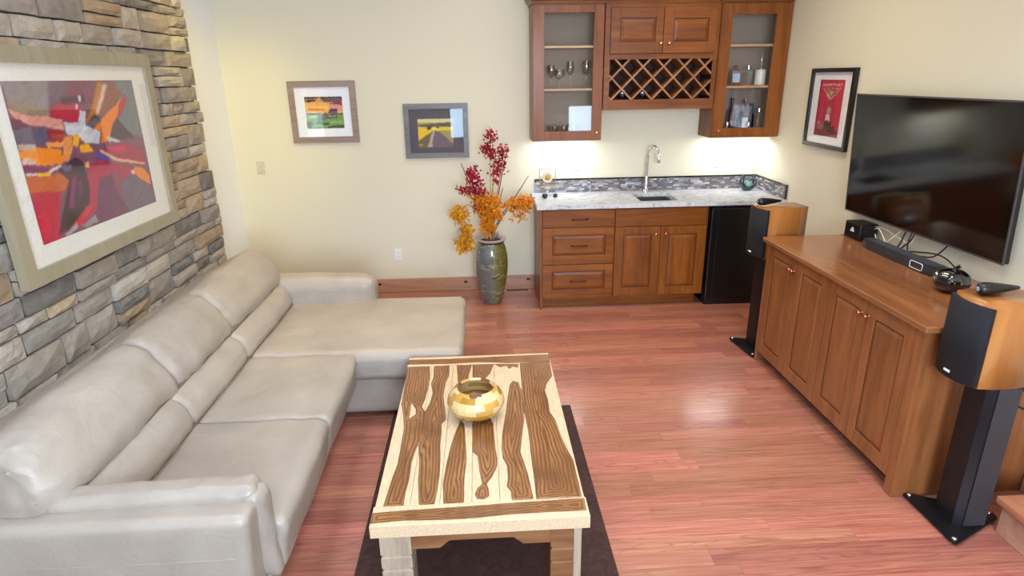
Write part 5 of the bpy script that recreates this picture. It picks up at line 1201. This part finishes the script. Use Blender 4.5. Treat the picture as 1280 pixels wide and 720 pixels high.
for k, (a, b) in enumerate(LQ):
    part('lumbar_cushion', soft([(-1.56, a, 0.40), (-1.315, a, 0.435), (-1.315, b, 0.435), (-1.56, b, 0.40), (-1.62, a, 0.62), (-1.375, a, 0.615), (-1.375, b, 0.615), (-1.62, b, 0.62)], 0.088, 28, 0.045, (0.022, 0.0, 0.0), 0.006, 50+k*5, (), (8, 9, 5)))
BQ = [(1.765, 2.632), (2.608, 3.300), (3.278, 4.245)]
for k, (a, b) in enumerate(BQ):
    part('back_cushion', soft([(-1.90, a, 0.42), (-1.375, a, 0.592), (-1.375, b, 0.592), (-1.90, b, 0.42), (-1.940, a, 0.665), (-1.570, a, 0.880), (-1.570, b, 0.880), (-1.940, b, 0.665)], 0.105, 34, 0.060, (0.030, 0.0, 0.018), 0.011, 80+k*9, ((0, -0.18, 0.007, 0.007),), (7, 8, 6)))
part('seam_crease', tube(NB(), [(-1.425, 1.87, 0.610), (-1.425, 2.5, 0.611), (-1.425, 3.2, 0.611), (-1.425, 4.12, 0.610)], 0.008, 6, 6), 'dark strip of crease shade between back and lumbar cushions', M_crease)  # dark tubes laid in the creases as painted shade
part('seam_crease', tube(NB(), [(-1.345, 1.87, 0.455), (-1.345, 2.5, 0.456), (-1.345, 3.2, 0.456), (-1.345, 4.12, 0.460)], 0.008, 6, 6), 'dark strip of crease shade where the lumbar cushions meet the seats', M_crease)
na = part('armrest', soft(hexa(-1.95, -0.845, 1.700, 1.868, 0.04, 0.590, xt1=-0.800), 0.035, 24, None, (0.0, 0.006, 0.0), 0.003, 7, (), (4, 4, 6)), 'near armrest with a soft rolled top')
obj('arm_pad', soft([(-1.50, 1.775, 0.560), (-0.800, 1.790, 0.545), (-0.800, 1.900, 0.545), (-1.50, 1.885, 0.565), (-1.50, 1.775, 0.625), (-0.812, 1.790, 0.640), (-0.812, 1.895, 0.640), (-1.50, 1.885, 0.630)], 0.032, 26, None, (0, 0, 0.004), 0.007, 15, (), (16, 9, 16)), M_leather, na, smooth=80)
obj('arm_front_roll', soft([(-0.850, 1.830, 0.225), (-0.775, 1.830, 0.205), (-0.775, 1.905, 0.205), (-0.850, 1.905, 0.225), (-0.860, 1.785, 0.615), (-0.775, 1.785, 0.615), (-0.775, 1.885, 0.615), (-0.860, 1.885, 0.615)], 0.036, 20, None, (0, 0, 0), 0.007, 25, (), (14, 14, 10)), M_leather, na, smooth=80)
obj('seam_crease', tube(NB(), [(-1.94, 1.6985, 0.437), (-1.4, 1.6975, 0.433), (-1.0, 1.6975, 0.430), (-0.86, 1.6985, 0.432)], 0.0028, 6, 5), M_leather, na)
fa = part('armrest', soft([(-1.60, 4.130, 0.10), (-0.790, 4.150, 0.10), (-0.790, 4.350, 0.10), (-1.60, 4.355, 0.10), (-1.60, 4.110, 0.640), (-0.765, 4.130, 0.622), (-0.765, 4.335, 0.622), (-1.60, 4.355, 0.640)], 0.075, 26, None, (0.004, 0.008, 0.012), 0.006, 47, ((0, 0.90, 0.010, 0.006),), (8, 6, 8)), 'far armrest behind the chaise')
